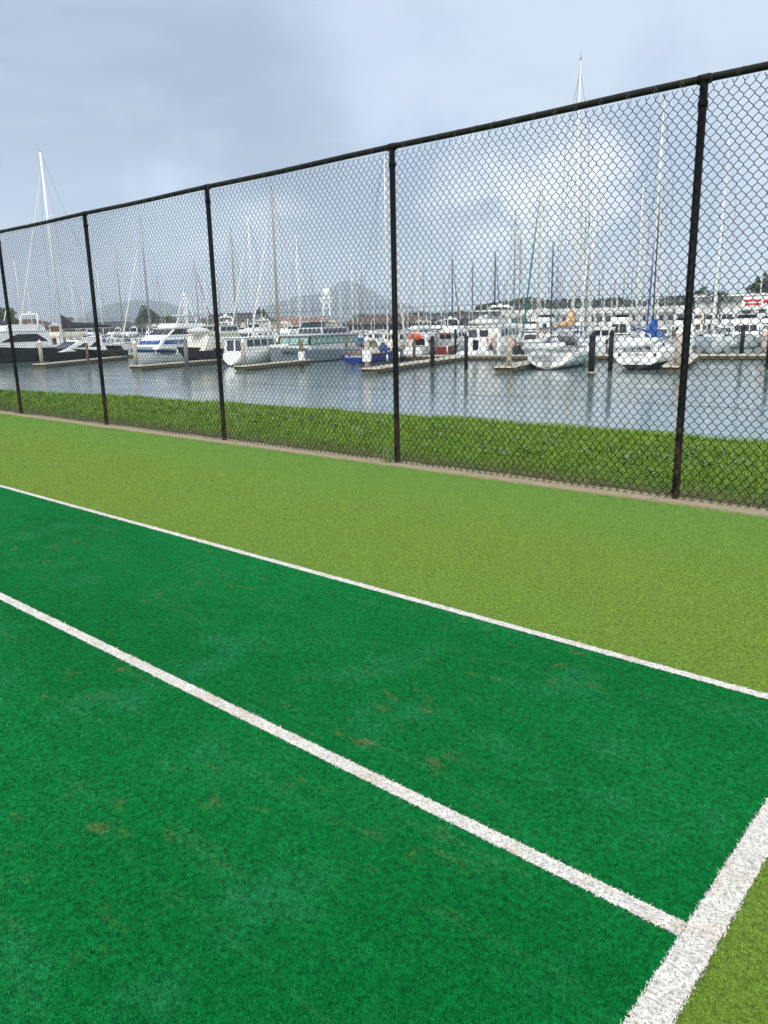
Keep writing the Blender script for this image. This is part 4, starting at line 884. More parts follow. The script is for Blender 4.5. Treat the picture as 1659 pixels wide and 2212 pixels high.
# ------------------------------------------------------------------ person walking on the walkway
def person(loc,rz):
    t=thing('person','person in rust orange top and dark trousers striding left along the walkway with a tray','person',loc,rz)
    skin=CM('skin','B98A6C',.5,.05); hair=CM('hair_dark','2A1D16',.7); topm=CM('shirt_rust','C2522F',.8,.12,6); tr=CM('trousers_dark','1C2733',.8,.12,6); shoe=CM('shoe','2A2A2C',.6)
    J={'pel':(0,0,.95),'wst':(.02,0,1.08),'chs':(.05,0,1.30),'nk':(.07,0,1.46),'hd0':(.10,0,1.54),'hd1':(.12,0,1.66),'hd2':(.12,0,1.74)}
    E=[('pel','wst'),('wst','chs'),('chs','nk'),('nk','hd0'),('hd0','hd1'),('hd1','hd2')]; R={'pel':.125,'wst':.12,'chs':.135,'nk':.05,'hd0':.07,'hd1':.095,'hd2':.055}
    for s,fx,ax in ((1,.33,.30),(-1,-.34,.26)):
        k='l' if s>0 else 'r'
        J.update({k+'hip':(0,s*.09,.90),k+'kn':(fx*.55+.06,s*.10,.50),k+'an':(fx*.95,s*.10,.10 if fx>0 else .13),k+'toe':(fx*.95+.15,s*.11,.04 if fx>0 else .03),
                  k+'sh':(.05,s*.17,1.40),k+'el':(.06+ax*.1,s*.23,1.14),k+'wr':(.10+ax,s*.16,1.16),k+'pm':(.18+ax,s*.14,1.17)})
        E+=[('pel',k+'hip'),(k+'hip',k+'kn'),(k+'kn',k+'an'),(k+'an',k+'toe'),('chs',k+'sh'),(k+'sh',k+'el'),(k+'el',k+'wr'),(k+'wr',k+'pm')]
        R.update({k+'hip':.09,k+'kn':.06,k+'an':.042,k+'toe':.035,k+'sh':.06,k+'el':.042,k+'wr':.028,k+'pm':.034})
        for q in range(5):
            n1,n2=k+'f%da'%q,k+'f%db'%q; yy=s*(.14+(q-1.5)*.02) if q<4 else s*.10; J[n1]=(.22+ax-(.03 if q==4 else 0),yy,1.175); J[n2]=(.255+ax-(.04 if q==4 else .005*q),yy,1.16 if q<4 else 1.19); E+=[(k+'pm',n1),(n1,n2)]; R[n1]=.0095; R[n2]=.008
    names=list(J); me=bpy.data.meshes.new('body'); me.from_pydata([J[n] for n in names],[(names.index(a),names.index(b)) for a,b in E],[])
    o=bpy.data.objects.new('body',me); COL.objects.link(o)
    md=o.modifiers.new('s','SKIN')
    for i,n in enumerate(names): me.skin_vertices[0].data[i].radius=(R[n],R[n]*(1.25 if n in('pel','wst','chs') else 1)); me.skin_vertices[0].data[i].use_root=(n=='pel')
    sb=o.modifiers.new('d','SUBSURF'); sb.levels=1; sb.render_levels=1
    dg=bpy.context.evaluated_depsgraph_get(); m2=bpy.data.meshes.new_from_object(o.evaluated_get(dg)); bpy.data.objects.remove(o)
    o=bpy.data.objects.new('body',m2); COL.objects.link(o); o.parent=t
    m2.materials.clear()
    for m in (skin,topm,tr,shoe): m2.materials.append(m)
    for p in m2.polygons:
        c=p.center; k=0
        if c.z<.1: k=3
        elif c.z<1.0 : k=2
        elif c.z<1.45 and not (c.x>.16 and abs(c.y)>.08): k=1
        p.material_index=k; p.use_smooth=True
    hb=MB(); hb.blobm((.10,0,1.68),.112,.098,.115,12,8); hb.blobm((.0,0,1.60),.06,.08,.12,8,6); hb.build('hair',hair,t,True)
    fb=MB(); fb.blobm((.205,.033,1.665),.012,.014,.010,6,4); fb.blobm((.205,-.033,1.665),.012,.014,.010,6,4); fb.build('eyes',RUB,t,True)
    nb=MB(); nb.blobm((.215,0,1.64),.02,.014,.025,6,4); nb.build('nose',skin,t,True)
    return t
P=at(2030,1397,DK); pr=person((P.x,P.y,DK),atan2(-U.y,-U.x))
MB().box(.38,.98,-.2,.2,1.19,1.25).build('tmp',M_CAP,pr); o=[c for c in pr.children if c.name.startswith('tmp')][0]; o.name='tray'; o.parent=None; o.matrix_world=pr.matrix_basis.copy(); tag(o,'white tray held out in front by the person on the walkway','tray')
# ------------------------------------------------------------------ boats behind, placed by their mastheads in the photo
# (top x, top y in 1659 px, mast height over water, hull, mast, cover, jib, spreaders, heading 0 away 1 toward, mast radius factor)
W_,CR,BL,GN,RD,NV=WHITE,CREAM,BLUE,GREENH,RED,NAVY
SB=[(209,582,17,W_,MASTW,CV_BLUE,None,1,0,1),(249,537,20,W_,MASTA,CV_GREY,None,2,1,1),(303,476,22,W_,MASTA,CV_WHITE,CV_WHITE,2,1,1.3),(177,638,13,W_,MASTW,CV_GREEN,None,1,0,1),
(420,566,18,W_,MASTT,CV_GREEN,CV_RED,2,0,1),(498,496,20,W_,MASTT,CV_BLUE,None,2,0,1.3),(535,468,21,W_,MASTW,CV_WHITE,CV_WHITE,2,1,1.2),(586,408,23,W_,MASTT,CV_WHITE,CV_WHITE,3,1,1.15),
(639,505,19,W_,MASTW,CV_BLUE,None,2,1,1),(646,588,15,W_,MASTW,CV_NAVY,None,1,0,1),(673,593,14,W_,MASTA,CV_TAN,None,1,0,1),(758,548,17,W_,MASTW,CV_GREY,None,2,1,1),(733,617,14,W_,MASTW,CV_BLUE,None,1,0,1),(770,619,13.5,CR,MASTW,CV_WHITE,None,1,1,1),
(807,625,14,W_,MASTW,CV_BLUE,None,2,0,1),(903,540,18,CR,MASTW,CV_TAN,CV_WHITE,2,0,1.1),(977,553,16.5,W_,CM('mast_green','26413B',.5),CV_TAN,CV_RED,2,0,1.1),(1021,566,16,W_,CM('mast_slate','39424B',.5),CV_BLUE,None,2,1,1),
(1070,545,16.5,W_,MASTB,CV_NAVY,MASTB,1,0,1.2),(1114,460,20,W_,MASTA,CV_WHITE,None,3,1,1.1),(1125,511,18,CR,MASTT,CV_TAN,None,2,0,1),(1169,384,22,W_,CM('mast_cream','D8CFC0',.5),CV_TAN,CV_GREEN,3,1,1.2),
(1195,524,17,W_,MASTB,CV_BLUE,None,2,1,1),(1252,300,26,W_,MASTW,CV_WHITE,CV_WHITE,3,0,1.1),(1274,472,20,W_,MASTA,CV_NAVY,None,2,0,1),(1288,360,22.5,W_,MASTW,CV_WHITE,CV_WHITE,3,1,1.5),(1295,604,14,W_,CM('mast_brown','5B3A2E',.5),CV_NAVY,None,1,0,1),
(1328,610,14,RD,CM('mast_brown','5B3A2E',.5),CV_RED,None,1,1,1),(1350,587,15,W_,MASTA,CV_BLUE,None,2,0,1),(1370,576,15,W_,MASTW,CV_WHITE,None,1,1,1),(1390,395,21,W_,MASTW,CV_BLUE,CV_WHITE,3,0,1.2),
(1428,363,22,W_,MASTB,CV_NAVY,CM('furled_blue','26548F',.7),3,1,1.2),(1520,585,15.5,W_,MASTA,CV_TAN,None,2,1,1.3),(1649,567,16,W_,MASTW,CV_WHITE,CV_WHITE,2,0,1.2),(1597,599,15,W_,MASTA,CV_GREY,None,1,0,1),
(960,606,14,W_,MASTA,CV_BLUE,None,1,1,1),(1206,585,15,CR,MASTA,CV_GREEN,None,1,0,1),(1150,600,14.5,W_,MASTW,CV_NAVY,None,2,0,1),(1229,560,16,W_,MASTW,CV_BLUE,None,2,0,1),(1310,560,17,W_,MASTW,CV_WHITE,None,2,1,1),
(1262,540,17,W_,MASTW,CV_BLUE,None,2,0,1),(1415,570,16,W_,MASTA,CV_WHITE,None,2,0,1),(1440,600,15,W_,MASTW,CV_BLUE,None,1,1,1),(1460,608,14,CR,MASTA,CV_TAN,None,1,0,1),(1085,590,15,W_,MASTW,CV_BLUE,None,2,1,1),(1040,600,14,W_,MASTA,CV_WHITE,None,1,0,1),
(930,600,14,W_,MASTW,CV_WHITE,None,1,1,1),(880,595,15,W_,MASTW,CV_BLUE,None,2,0,1),(915,575,16,GREYW,MASTA,CV_NAVY,None,2,1,1),(994,598,14.5,W_,MASTW,CV_TAN,None,1,0,1),(695,605,14,W_,MASTW,CV_WHITE,None,2,1,1),(620,600,15,W_,MASTW,CV_BLUE,None,1,0,1),
(560,590,15,W_,MASTW,CV_WHITE,None,2,0,1),(470,600,14.5,W_,MASTA,CV_BLUE,None,1,1,1),(440,588,15,W_,MASTW,CV_GREY,None,2,1,1),(395,610,14,W_,MASTW,CV_WHITE,None,1,0,1),(340,600,15,W_,MASTA,CV_BLUE,None,2,0,1),(152,600,15.5,W_,MASTW,CV_WHITE,None,2,1,1),(58,610,15,W_,MASTW,CV_BLUE,CV_WHITE,2,0,1),(30,560,18,W_,MASTW,CV_WHITE,CV_WHITE,2,1,1),
(1550,600,15,W_,MASTA,CV_BLUE,None,1,1,1),(1622,585,16,W_,MASTW,CV_TAN,None,2,1,1),(1485,592,15,W_,MASTW,CV_NAVY,None,1,0,1),(1100,570,16.5,W_,MASTW,CV_WHITE,None,2,0,1),(1180,560,16.5,W_,MASTW,CV_BLUE,None,2,1,1),(1338,545,17,W_,MASTW,CV_BLUE,None,2,0,1)]
_r=random.Random(21)
for x_ in list(range(1068,1500,21))+[872,948,1010,1575,1610,665,720,590]: SB.append((x_+_r.randint(-5,5),_r.randint(575,622),_r.uniform(14,16.5),W_,_r.choice([MASTW,MASTW,MASTA]),_r.choice([CV_BLUE,CV_WHITE,CV_NAVY,CV_GREY]),None,_r.choice([1,2]),_r.choice([0,1]),.9))
HN={id(W_):'white',id(CR):'cream',id(RD):'dark red',id(GREYW):'pale grey'}; MN={'mast_white':'white','mast_aluminium':'grey','mast_black':'black','mast_tan':'tan','mast_green':'green','mast_slate':'slate','mast_cream':'cream','mast_brown':'brown'}
CN={'canvas_blue':'blue','canvas_navy':'navy','canvas_grey':'grey','canvas_tan':'tan','canvas_white':'white','canvas_teal':'teal','canvas_red':'red'}
used=[]; bgs=[]
rb=random.Random(11)
for o,lc in MASTS: used.append((lc[0],lc[1],6))
for (x,y,H,hu,mm,cv,jb,sp,hd,rf) in SB:
    p=at(x*1.82278,y*1.82278,WL+H); L=min(17,H/1.32*rb.uniform(.92,1.05)); rz=(AW if hd==0 else TOW)+rb.uniform(-.03,.03)
    q=p-Vector((cos(rz),sin(rz),0))*(.07*L)
    t,h=sailboat('x',(q.x,q.y,WL),rz,L,H,hu,rb.choice([BLUE,NAVY,RED,None,GREENH]),mm,cv,jb,sp,None,1.0+.02*L,1.25+.03*L,True,rb.choice([CV_WHITE,CV_BLUE,CV_GREY,None]),rb.choice([CV_WHITE,None,CV_BLUE]) if L>11 else None,r=(.06+.0035*H)*rf,detail=1 if rf>1 or H>16 else 0,group='sailing boats moored in the marina behind the front row')
    used.append((q.x,q.y,4)); bgs.append((t,x,'%s sailboat, %s mast, %s cover'%(HN[id(hu)],MN[mm.name],CN[cv.name])))
# special background boats
def bgm(nx,ny,L,kind,label,top=WHITE,rz=TOW,band=None,cover=None,detail=1,hs=None,B=None):
    p=at(nx,ny,WL); used.append((p.x,p.y,5)); return motorboat(label,(p.x,p.y,WL),rz,L,kind,top,band,B,detail,cover=cover,hs=hs)
bgm(1555,1396,10.5,'pilot','cream hulled motor launch just behind the blue ketch',CREAM,AW,hs=CREAM)
t,_=bgm(1672,1392,10,'sedan','white motor cruiser carrying a bright orange float on its deck',WHITE,AW)
o=MB().blobm((0,0,0),1.1,.5,.42,14,8).build('rescue_float',ORANGE,None,True); o.location=t.matrix_basis@Vector((-3.4,0,2.5)); o.rotation_euler=(0,0,.3); tag(o,'bright orange float lying on the white cruiser left of the red boat','float')
bgm(1765,1388,9.5,'pilot','small dark red motor launch with red canvas, left of the trawler yacht',RED,AW,cover=CV_RED)
bgm(2110,1388,12,'sedan','white motor cruiser with a blue side band left of the swim ladder yacht',WHITE,AW,CM('stripe_blue','234E94',.3))
bgm(2370,1389,11.5,'pilot','white launch with pale grey sides seen between the two tallest black piles',GREYW,AW)
bgm(2150,1352,19,'fly','big white flybridge yacht behind the tan sail cover',WHITE,AW,cover=CV_WHITE)
bgm(2450,1350,17,'fly','big white flybridge yacht behind the black bottomed yacht',WHITE,AW,cover=CV_WHITE)
bgm(2930,1368,14,'fly','white flybridge motor yacht facing the camera behind the bow of the right hand yacht',WHITE,TOW,cover=CV_WHITE)
bgm(3030,1350,14,'sedan','white motor cruiser cut by the right edge of the photo',WHITE,TOW)
bgm(2690,1366,13,'fly','white motor yacht with a dark flybridge cover beside the last fence post',WHITE,AW,cover=CV_DARK)
bgm(1000,1385,15,'fly','cream and white flybridge cruiser behind the round white launch',WHITE,TOW,cover=CV_WHITE)
bgm(1480,1362,13,'sedan','long white motor cruiser rising behind the blue ketch mast',WHITE,TOW)
bgm(860,1385,14,'fly','white flybridge yacht behind the third fence post',WHITE,TOW,cover=CV_WHITE)
bgm(1230,1345,14,'fly','white motor yacht behind the radar tower of the grey aluminium yacht',WHITE,AW,cover=CV_GREY)
# rows of further motor boats
protos=[]
kinds=[('fly',12.5,WHITE,'white flybridge motor boat'),('sedan',10.5,WHITE,'low white motor cruiser'),('pilot',9.5,WHITE,'white pilothouse launch'),('fly',14.5,CREAM,'cream flybridge motor boat'),('open',7.2,WHITE,'small white runabout'),('sedan',12,GREYW,'pale grey motor cruiser'),('pilot',9,BLUE,'blue hulled pilothouse launch')]
pr_={}
rows=[(20,'first'),(36,'second'),(57,'third'),(81,'fourth'),(103,'fifth'),(125,'sixth')]
PX=[25,207,466,852,1482]
mot=[]
for b,rn_ in rows:
    a=-75-b*1.35
    while a<62+b*.7:
        a+=rb.uniform(4.6,6.2); p=mar(a,b+rb.uniform(-1,1)); px,py=pxof(p)
        if px<-60 or px>1720: continue
        if any((p.x-x)**2+(p.y-y)**2<(e*.5+2.4)**2 for x,y,e in used): continue
        if any((abs((p.x-x)*U.x+(p.y-y)*U.y)<4.3 and abs((p.x-x)*Vv.x+(p.y-y)*Vv.y)<9) for x,y,e in used): continue
        k=rb.choice([0,0,1,1,2,3,4,5,1,0,2,6]); rz=rb.choice((AW,TOW))
        if k not in pr_: t,_=motorboat('x',(p.x,p.y,WL),rz,kinds[k][1],kinds[k][0],kinds[k][2],rb.choice([None,BLUE,NAVY]),None,1,'motor boats moored in the rows behind',hs=CREAM if kinds[k][2] is CREAM else WHITE); pr_[k]=t
        else: t=copy_tree(pr_[k]); t.location=(p.x,p.y,WL); t.rotation_euler=(0,0,rz)
        used.append((p.x,p.y,4)); mot.append((t,px,k,rn_))
ORD='first second third fourth fifth sixth seventh eighth ninth tenth eleventh twelfth thirteenth fourteenth fifteenth sixteenth seventeenth eighteenth nineteenth twentieth twenty-first twenty-second twenty-third twenty-fourth twenty-fifth twenty-sixth twenty-seventh twenty-eighth twenty-ninth thirtieth'.split()
O9=ORD[:9]
for a_,b_ in (('thirty','fortieth'),('forty','fiftieth'),('fifty','sixtieth'),('sixty','seventieth'),('seventy','eightieth')): ORD+=[a_+'-'+o for o in O9]+[b_]
BAY=['leftmost','second','third','fourth','widest','rightmost']
bay=lambda x:sum(x>q for q in PX)
front=[(t,pxof(Vector(lc)+Vector((0,0,15)))[0],None) for t,lc in MASTS[:5]]
for k_ in range(6):
    S_=sorted([q for q in bgs+front if bay(q[1])==k_],key=lambda q:q[1])
    for i,(t,x,l) in enumerate(S_):
        if l: t['label']=l+', %s mast from left in the %s fence bay'%(ORD[i],BAY[k_])
    for rn_ in ('first','second','third','fourth','fifth','sixth'):
        for k in range(7):
            S_=sorted([q for q in mot if bay(q[1])==k_ and q[3]==rn_ and q[2]==k],key=lambda q:q[1])
            for i,(t,x,_,_) in enumerate(S_): t['label']=kinds[k][3]+(', %s from left'%ORD[i] if len(S_)>1 else '')+', %s row back, %s fence bay'%(rn_,BAY[k_])
# ------------------------------------------------------------------ far shore
tag(MB().add([(-6000,205,-1.3),(4000,205+0,-1.3),(6000,9000,-1.3),(-9000,9000,-1.3)],[(0,1,2,3)]).build('far_land',M_land),kind='structure') if False else None
def quad_land():
    a=[mar(-900,128,-1.4),mar(900,128,-1.4),mar(9000,9000,-1.4),mar(-9000,9000,-1.4)]; a0=[mar(-900,126,-3.4),mar(900,126,-3.4)]
    mb=MB(); mb.add(a+a0,[(0,1,2,3),(4,5,1,0)]); 
    b=[mar(-900,128,-1.4),mar(-9000,9000,-1.4),mar(-9000,-400,-1.4),mar(-420,-400,-1.4)]; return mb.build('far_land',M_land)
tag(quad_land(),kind='structure')
BW=CM('wall_white','ECEBE6',.7,.06,.3,(.4,.36,.3,.3)); BC=CM('wall_cream','D9D0B4',.75,.06,.3); BRK=mat('wall_brick',(.30,.15,.08),.85,var=.2,scale=1.2); RF=CM('roof_dark','3A3B3E',.7,.12,.6); RFB=CM('roof_brown','5A443A',.8,.12,.6); RFP=CM('roof_tile_pink','8A6A5C',.8,.12,.6); TIM=CM('wall_timber_dark','3B3632',.8,.15,1); RFG=CM('roof_grey','7C8286',.6,.08,.5); DARKO=CM('shade_interior','2A2D30',.8,.2,1)
def house(label,a,b,w_,d,hw,hr,wm,rm,name='house',nw=4,rz=None,gable=False,z0=-1.4,cat='house',eave=.5):
    p=mar(a,b,z0); t=thing(name,label,cat,p,(AW-pi/2) if rz is None else rz)
    MB().box(-w_/2,w_/2,0,d,0,hw).build('wall',wm,t)
    mb=MB(); e=eave; r_=min(w_,d)/2*.95
    if gable: mb.add([(-w_/2-e,-e,hw),(w_/2+e,-e,hw),(w_/2+e,d+e,hw),(-w_/2-e,d+e,hw),(-w_/2-e,d/2,hw+hr),(w_/2+e,d/2,hw+hr)],[(0,1,5,4),(2,3,4,5),(0,4,3),(1,2,5),(0,3,2,1)])
    else: mb.add([(-w_/2-e,-e,hw),(w_/2+e,-e,hw),(w_/2+e,d+e,hw),(-w_/2-e,d+e,hw),(-w_/2+r_,d/2,hw+hr),(w_/2-r_,d/2,hw+hr)],[(0,1,5,4),(2,3,4,5),(3,0,4),(1,2,5),(0,3,2,1)])
    mb.build('roof',rm,t)
    g=w_/nw
    for i in range(nw):
        x=-w_/2+g*(i+.5); 
        for z in ([hw*.3] if hw<4 else [.9,hw*.6]):
            f=MB().box(x-g*.3,x+g*.3,-.05,.02,z,z+min(1.5,hw*.35)).build('window',GLASS,t); MB().box(x-g*.33,x+g*.33,-.09,-.052,z-.12,z-.02).build('sill',BW,f)
    MB().box(w_/2-1.5,w_/2-.6,-.06,.02,0,2.1).build('door',DARKO,t)
    return t
def apx(nx,b):                          # marina coordinate a of photo column nx at depth row b
    lo,hi=-900,200
    for _ in range(50):
        m=(lo+hi)/2
        if pxof(mar(m,b,0))[0]*1.82278<nx: lo=m
        else: hi=m
    return lo
house('brick house with a brown hipped roof at the far left shore',apx(10,75),75,26,12,4.0,2.6,BRK,RFB)
house('long low house with dark roof behind the tall white mast',apx(330,150),150,46,14,3.4,3.0,TIM,RF,nw=8)
house('low dark roofed house left of the round trees',apx(600,160),160,60,12,3.2,2.2,TIM,RFB,nw=9)
house('low brown roofed house behind the navy hulled boat',apx(745,160),160,34,12,3.2,2.6,BRK,RFB,nw=6)
house('pale house with a dark hipped roof beside the third fence post',apx(880,150),150,30,14,5.0,3.2,BC,RF,nw=5)
house('tan walled house with a pinkish tile roof under the mountain foot',apx(1115,165),165,36,14,3.6,3.0,BC,RFP,nw=6)
house('timber pavilion with a broad dark roof left of the fourth fence post',apx(1500,160),160,30,14,3.2,3.2,TIM,RFB,nw=6,eave=1.4)
house('low dark shed right of the fourth fence post',apx(1720,170),170,60,10,4.2,1.6,TIM,RF,nw=10)
def long_shed(label,n0,n1,b,h_,wm,bays,roofh=1.0,z0=-1.4):
    a0,a1=apx(n0,b),apx(n1,b); w_=a1-a0; p=mar((a0+a1)/2,b,z0); t=thing('boat_shed',label,'building',p,AW-pi/2)
    MB().box(-w_/2,w_/2,.4,16,0,h_).build('wall',wm,t); MB().box(-w_/2-.5,w_/2+.5,-1.0,17,h_,h_+roofh).build('roof_fascia',BW,t); MB().box(-w_/2-.3,w_/2+.3,-.7,17,h_+roofh+.01,h_+roofh+.12).build('roof',RFG,t)
    g=w_/bays
    for i in range(bays):
        x=-w_/2+g*i; MB().box(x+.5,x+g-.5,.32,.42,h_*.5,h_*.8).build('window',GLASSG if i%3 else DARKO,t); MB().box(x-.18,x+.18,-.8,.39,0,h_-.01).build('pillar',BW,t)
    return t
long_shed('long low white marina building with a pale roof band behind the masts',1985,2735,150,4.7,BW,22,1.5)
long_shed('large white two storey marina building at the right edge',2735,3320,118,7.6,BC,9,.5)
t=thing('workshop','cream hall with a wide dark opening under the palm tree','building',mar(apx(2900,112),112,-1.4),AW-pi/2)
MB().box(-9,14,.5,9,0,6.6).build('wall',BW,t); MB().box(-8,-1,.38,.52,0,3.6).build('opening',DARKO,t); MB().box(-9.4,14.4,-.6,9.4,6.6,6.9).build('roof',RFG,t)  # the opening is a solid panel, the shade inside is its colour
for i in range(4): MB().box(1+i*3.1,2.8+i*3.1,.4,.52,3.6,5.0).build('window',GLASSG,t)
sg=thing('sign','white sign with a red swoosh on the right hand building','sign',mar(apx(2972,110),110,-1.4),AW-pi/2)
MB().box(-.1,.1,-.1,.1,0,6.0).build('pole',BW,sg); MB().box(-3,3,-.08,.08,4.5,7.2).build('panel',BW,sg)
o=MB(); o.box(-2.7,.9,-.13,-.082,6.1,6.6); o.box(-2.4,.9,-.13,-.082,5.3,5.8); o.tube([(1.3,-.11,5.95),(2.6,-.11,6.4)],.35,8); o.build('emblem',CM('sign_red','C4202F',.5),sg)
# trees
M_TR=mat('bark',(.10,.08,.06),.9,var=.3,scale=2)
def leafmat(n,c1,c2):
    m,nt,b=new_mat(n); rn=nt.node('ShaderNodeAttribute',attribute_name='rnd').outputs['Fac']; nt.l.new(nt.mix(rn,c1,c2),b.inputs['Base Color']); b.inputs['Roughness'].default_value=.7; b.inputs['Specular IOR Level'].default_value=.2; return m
LF=[leafmat('leaf_dark',(.018,.035,.012),(.05,.085,.022)),leafmat('leaf_mid',(.04,.075,.015),(.10,.17,.035)),leafmat('leaf_pine',(.014,.028,.014),(.04,.062,.022))]
def crown_arrays(blobs,n,ls,seed):
    g=np.random.default_rng(seed); P=[];Rn=[]
    wts=np.array([b_[3]*b_[4]*b_[5] for b_ in blobs]); wts/=wts.sum()
    for b_,wt in zip(blobs,wts):
        m=int(n*wt)+8; d=g.normal(size=(m,3)); d/=np.linalg.norm(d,axis=1)[:,None]; rr=g.uniform(.55,1.08,m)**.6*(1+.12*np.sin(d[:,0]*7+d[:,2]*5))
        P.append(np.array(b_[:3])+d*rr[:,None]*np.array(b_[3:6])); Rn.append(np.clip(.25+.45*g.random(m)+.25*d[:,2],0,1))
    P=np.vstack(P);Rn=np.concatenate(Rn); m=len(P); u=g.normal(size=(m,3)); u/=np.linalg.norm(u,axis=1)[:,None]; v=np.cross(u,g.normal(size=(m,3))); v/=np.linalg.norm(v,axis=1)[:,None]
    s=ls*g.uniform(.6,1.4,m)[:,None]; V=np.stack([P-u*s,P+v*s*.7,P+u*s,P-v*s*.7],1).reshape(-1,3); return V,np.arange(m*4).reshape(-1,4),np.repeat(Rn,4)
def tree_proto(H,Wd,lm,seed,label,loc,cat='tree',group=None,conif=False,name='tree'):
    r=random.Random(seed); t=thing(name,label,cat,loc,0,group); z0=H*.2
    tb=MB(); tb.tube([(0,0,-.3),(.1,0,H*.25),(.0,.1,H*.6),(0,0,H*.8)],[H*.03,H*.022,H*.013,H*.004],7)
    bl=[]
    for i in range(11):
        a=r.uniform(0,2*pi); q=r.uniform(.1,1); z=z0+(H-z0)*(.12+.75*r.random()); rr=Wd*.5*(1-.55*abs((z-z0)/(H-z0)-.35)); c=(rr*.62*q*cos(a),rr*.62*q*sin(a),z); s_=rr*r.uniform(.38,.6); bl.append(c+(s_,s_,s_*r.uniform(.6,.85))); tb.tube([(0,0,H*r.uniform(.2,.5)),c],[H*.01,H*.003],5)
    bl.append((0,0,H*.85,Wd*.17,Wd*.17,H*.13)); tb.build('trunk',M_TR,t)
    V,F,a=crown_arrays(bl,2600,H*.028,seed); npmesh('crown',V,F,lm,attr=a,parent=t); return t
def place_tree(src,loc,label,s=1.0,rz=0,group=None):
    t=copy_tree(src); t.location=loc; t.scale=(s,s,s); t.rotation_euler=(0,0,rz); t['label']=label; return t
GT='trees on the far shore'
def tp(nx,b): return mar(apx(nx,b),b,-1.4)
B1=175
T1=tree_proto(13,11,LF[0],1,'tallest round dark tree left of the hill, behind the motor yacht tower',tp(575,B1),group=GT)
T2=tree_proto(10,9,LF[1],2,'mid green bushy tree just right of the tallest round tree',tp(612,B1+6),group=GT)
T3=tree_proto(8,9,LF[2],3,'small dark tree standing right of the round tree pair',tp(640,B1+4),group=GT)
for i,(nx,s_,src,lb) in enumerate([(555,.8,T2,'lower green tree on the left shoulder of the tallest round tree'),(668,.85,T2,'low green tree beyond the blue striped yacht\'s aerials'),(692,.8,T3,'dark low tree right of the blue striped yacht'),(490,.7,T2,'small bushy tree left of the yellowish dock crowd'),(478,.62,T3,'smallest dark bush beside the leftmost row of masts'),(1005,.72,T3,'dark tree behind the flagged yacht right of the third fence post'),(1030,.82,T1,'dark tree left of the tan walled house'),(1060,.66,T3,'low dark tree touching the tan walled house'),(1420,.7,T2,'green tree left of the timber pavilion'),(20,1.0,T2,'green garden tree in front of the brick house'),(290,.85,T3,'dark tree over the long low house roof'),(1850,.6,T3,'low shrub tree in front of the dark shed'),(2760,.8,T1,'dark tree beside the last fence post on the shore'),(2990,1.0,T1,'dark tree right of the red marked sign')]):
    place_tree(src,tp(nx,B1-8+(i%4)*4 if nx<2700 and nx>60 else (70 if nx<60 else 125)),lb,s_,i*1.3)
def palm(label,loc,H,n=17,fl=2.6,seed=4):
    r=random.Random(seed); t=thing('palm_tree',label,'palm',loc); MB().tube([(0,0,-.2),(.1,0,H*.5),(0,0,H)],[.32,.24,.2],8).build('trunk',M_TR,t)
    mb=MB()
    for i in range(n):
        a=2*pi*i/n+r.uniform(-.15,.15); up=r.uniform(-.1,.9); pts=[]
        for k in range(7): q=k/6; pts.append(Vector((cos(a)*fl*q*(1-.1*up),sin(a)*fl*q*(1-.1*up),H+fl*(up*q-1.05*q*q))))
        sd_=Vector((-sin(a),cos(a),0))
        for k in range(6):
            for j in (0,.5):
                p=pts[k].lerp(pts[k+1],j)
                for s_ in (1,-1): mb.add([p,p+sd_*s_*fl*.22*(1-k/9)+(pts[k+1]-pts[k])*.9+Vector((0,0,-.28*fl*.5)),p+(pts[k+1]-pts[k])*.35],[(0,1,2)])
    mb.build('crown',LF[0],t); return t
palm('palm tree in front of the white building right of the last fence post',mar(apx(2822,108),108,-1.4),8.2,18,3.4)
palm('small palm poking above the long low house on the left',mar(apx(285,140),140,-1.4),7.8,14,2.4,9)
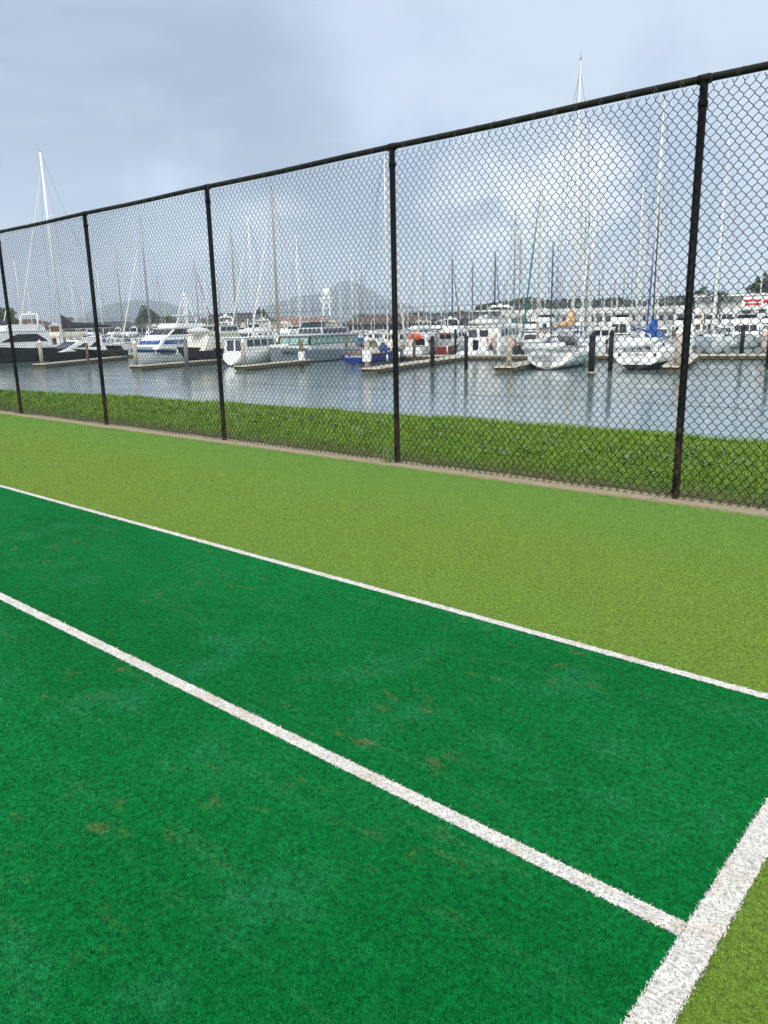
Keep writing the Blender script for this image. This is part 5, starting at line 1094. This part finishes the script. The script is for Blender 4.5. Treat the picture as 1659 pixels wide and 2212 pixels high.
# wooded ridge on the right
def ridge(name,profile,dist,depth,n,ls,lm,seed,kind):
    g=np.random.default_rng(seed); px=[p[0]*1.82278 for p in profile]; tops=[atd(p[0]*1.82278,p[1]*1.82278,dist) for p in profile]
    # solid hill under the wood
    V=[];F=[];m=len(tops); xs=np.linspace(0,m-1,60)
    T=np.array([[t.x,t.y,t.z] for t in tops]); I=lambda s:np.array([np.interp(s,range(m),T[:,k]) for k in range(3)])
    away=np.array([FW.x,FW.y,0]); away/=np.linalg.norm(away); K=7
    for s in xs:
        p=I(s)
        for k in range(K):
            q=k/(K-1)*2-1; V.append((p[0]+away[0]*depth*q,p[1]+away[1]*depth*q,-1.5+(p[2]-ls*2.2+1.5)*cos(q*pi/2)**.7))
    for i in range(len(xs)-1):
        for k in range(K-1): F.append((i*K+k,(i+1)*K+k,(i+1)*K+k+1,i*K+k+1))
    tag(npmesh('hill',np.array(V),np.array(F),M_land),kind='structure')
    s=g.uniform(0,m-1,n); P=np.array([np.interp(s,range(m),T[:,k]) for k in range(3)]).T; q=g.uniform(-1,.35,n)
    lump=.5+.5*np.sin(s*23+np.sin(s*51)*2+q*5); hgt=(P[:,2]+1.5)*np.cos(q*pi/2)**.7
    X=P[:,0]+away[0]*depth*q; Y=P[:,1]+away[1]*depth*q; Zz=-1.5+hgt-ls*2.2*(1-lump*1.0)*g.uniform(0,1.0,n)-g.uniform(0,ls*1.6,n)
    Pp=np.stack([X,Y,Zz],1); u=g.normal(size=(n,3)); u/=np.linalg.norm(u,axis=1)[:,None]; v=np.cross(u,g.normal(size=(n,3))); v/=np.linalg.norm(v,axis=1)[:,None]; sz=ls*.5*g.uniform(.6,1.4,n)[:,None]
    VV=np.stack([Pp-u*sz,Pp+v*sz*.8,Pp+u*sz,Pp-v*sz*.8],1).reshape(-1,3)
    tag(npmesh(name,VV,np.arange(n*4).reshape(-1,4),lm,attr=np.repeat(np.clip(lump*.55+.45*g.random(n),0,1),4)),kind='stuff')
ridge('wooded_ridge',[(1035,662),(1070,655),(1110,650),(1140,645),(1180,650),(1230,647),(1290,650),(1330,645),(1370,652),(1420,648),(1470,640),(1540,646),(1600,643),(1680,636),(1760,634)],330,38,42000,2.6,LF[2],5,0)
ridge('wooded_shore',[(880,680),(910,676),(940,679),(975,677),(1010,674),(1050,668)],300,14,9000,2.0,LF[2],6,0)
# mountains
M_mt=mat('mountain_forest',(.045,.07,.08),.95,var=.35,scale=.006)
def mountain(name,prof,dist,depth,seed,amp):
    g=np.random.default_rng(seed); n=160; K=23; px=np.linspace(prof[0][0],prof[-1][0],n); py=np.interp(px,[p[0] for p in prof],[p[1] for p in prof])
    nz_=np.cumsum(g.normal(size=n)); nz_-=np.linspace(nz_[0],nz_[-1],n); nz_/=np.abs(nz_).max()+1e-6
    V=[]; 
    for i in range(n):
        p=atd(px[i]*1.82278,py[i]*1.82278,dist); az=Vector((p.x,p.y,0)).normalized(); top=max(p.z+nz_[i]*amp,0)
        for k in range(K):
            q=k/(K-1)*2-1; f=max(0,1-abs(q))**1.15; r_=1+.16*sin(i*.35+q*6)*(1-f)*f*3
            V.append((p.x+az.x*depth*q,p.y+az.y*depth*q,-3+(top+3)*f*r_+(g.normal()*amp*.25 if 0<k<K-1 and abs(q)>.1 else 0)))
    F=[(i*K+k,(i+1)*K+k,(i+1)*K+k+1,i*K+k+1) for i in range(n-1) for k in range(K-1)]
    tag(npmesh(name,np.array(V),np.array(F),M_mt),kind='structure')
mountain('mountain',[(505,690),(540,676),(560,668),(600,652),(640,640),(665,636),(690,632),(712,622),(728,612),(742,606),(755,603),(766,607),(778,613),(792,620),(805,628),(820,636),(850,646),(880,658),(905,668),(935,684)],3600,950,3,5)
mountain('mountain',[(150,700),(200,668),(240,655),(270,650),(300,647),(330,647),(352,650),(375,657),(400,667),(430,680),(470,700)],3200,800,4,4)
mountain('hills',[(850,694),(880,678),(915,673),(940,674),(965,671),(1000,675),(1040,672),(1090,680),(1150,690)],2100,400,7,2)
# air between here and the hills
mz,nt,b=new_mat('haze_air'); mz.node_tree.nodes.remove(b)
pv=nt.node('ShaderNodeVolumePrincipled'); pv.inputs['Color'].default_value=(.84,.92,1,1); pv.inputs['Density'].default_value=.00031; pv.inputs['Anisotropy'].default_value=.2
nt.l.new(pv.outputs[0],mz.node_tree.nodes['Material Output'].inputs['Volume'])
o=MB().box(-5400,2600,-60,4700,-6,380).build('haze',mz); tag(o,kind='stuff')
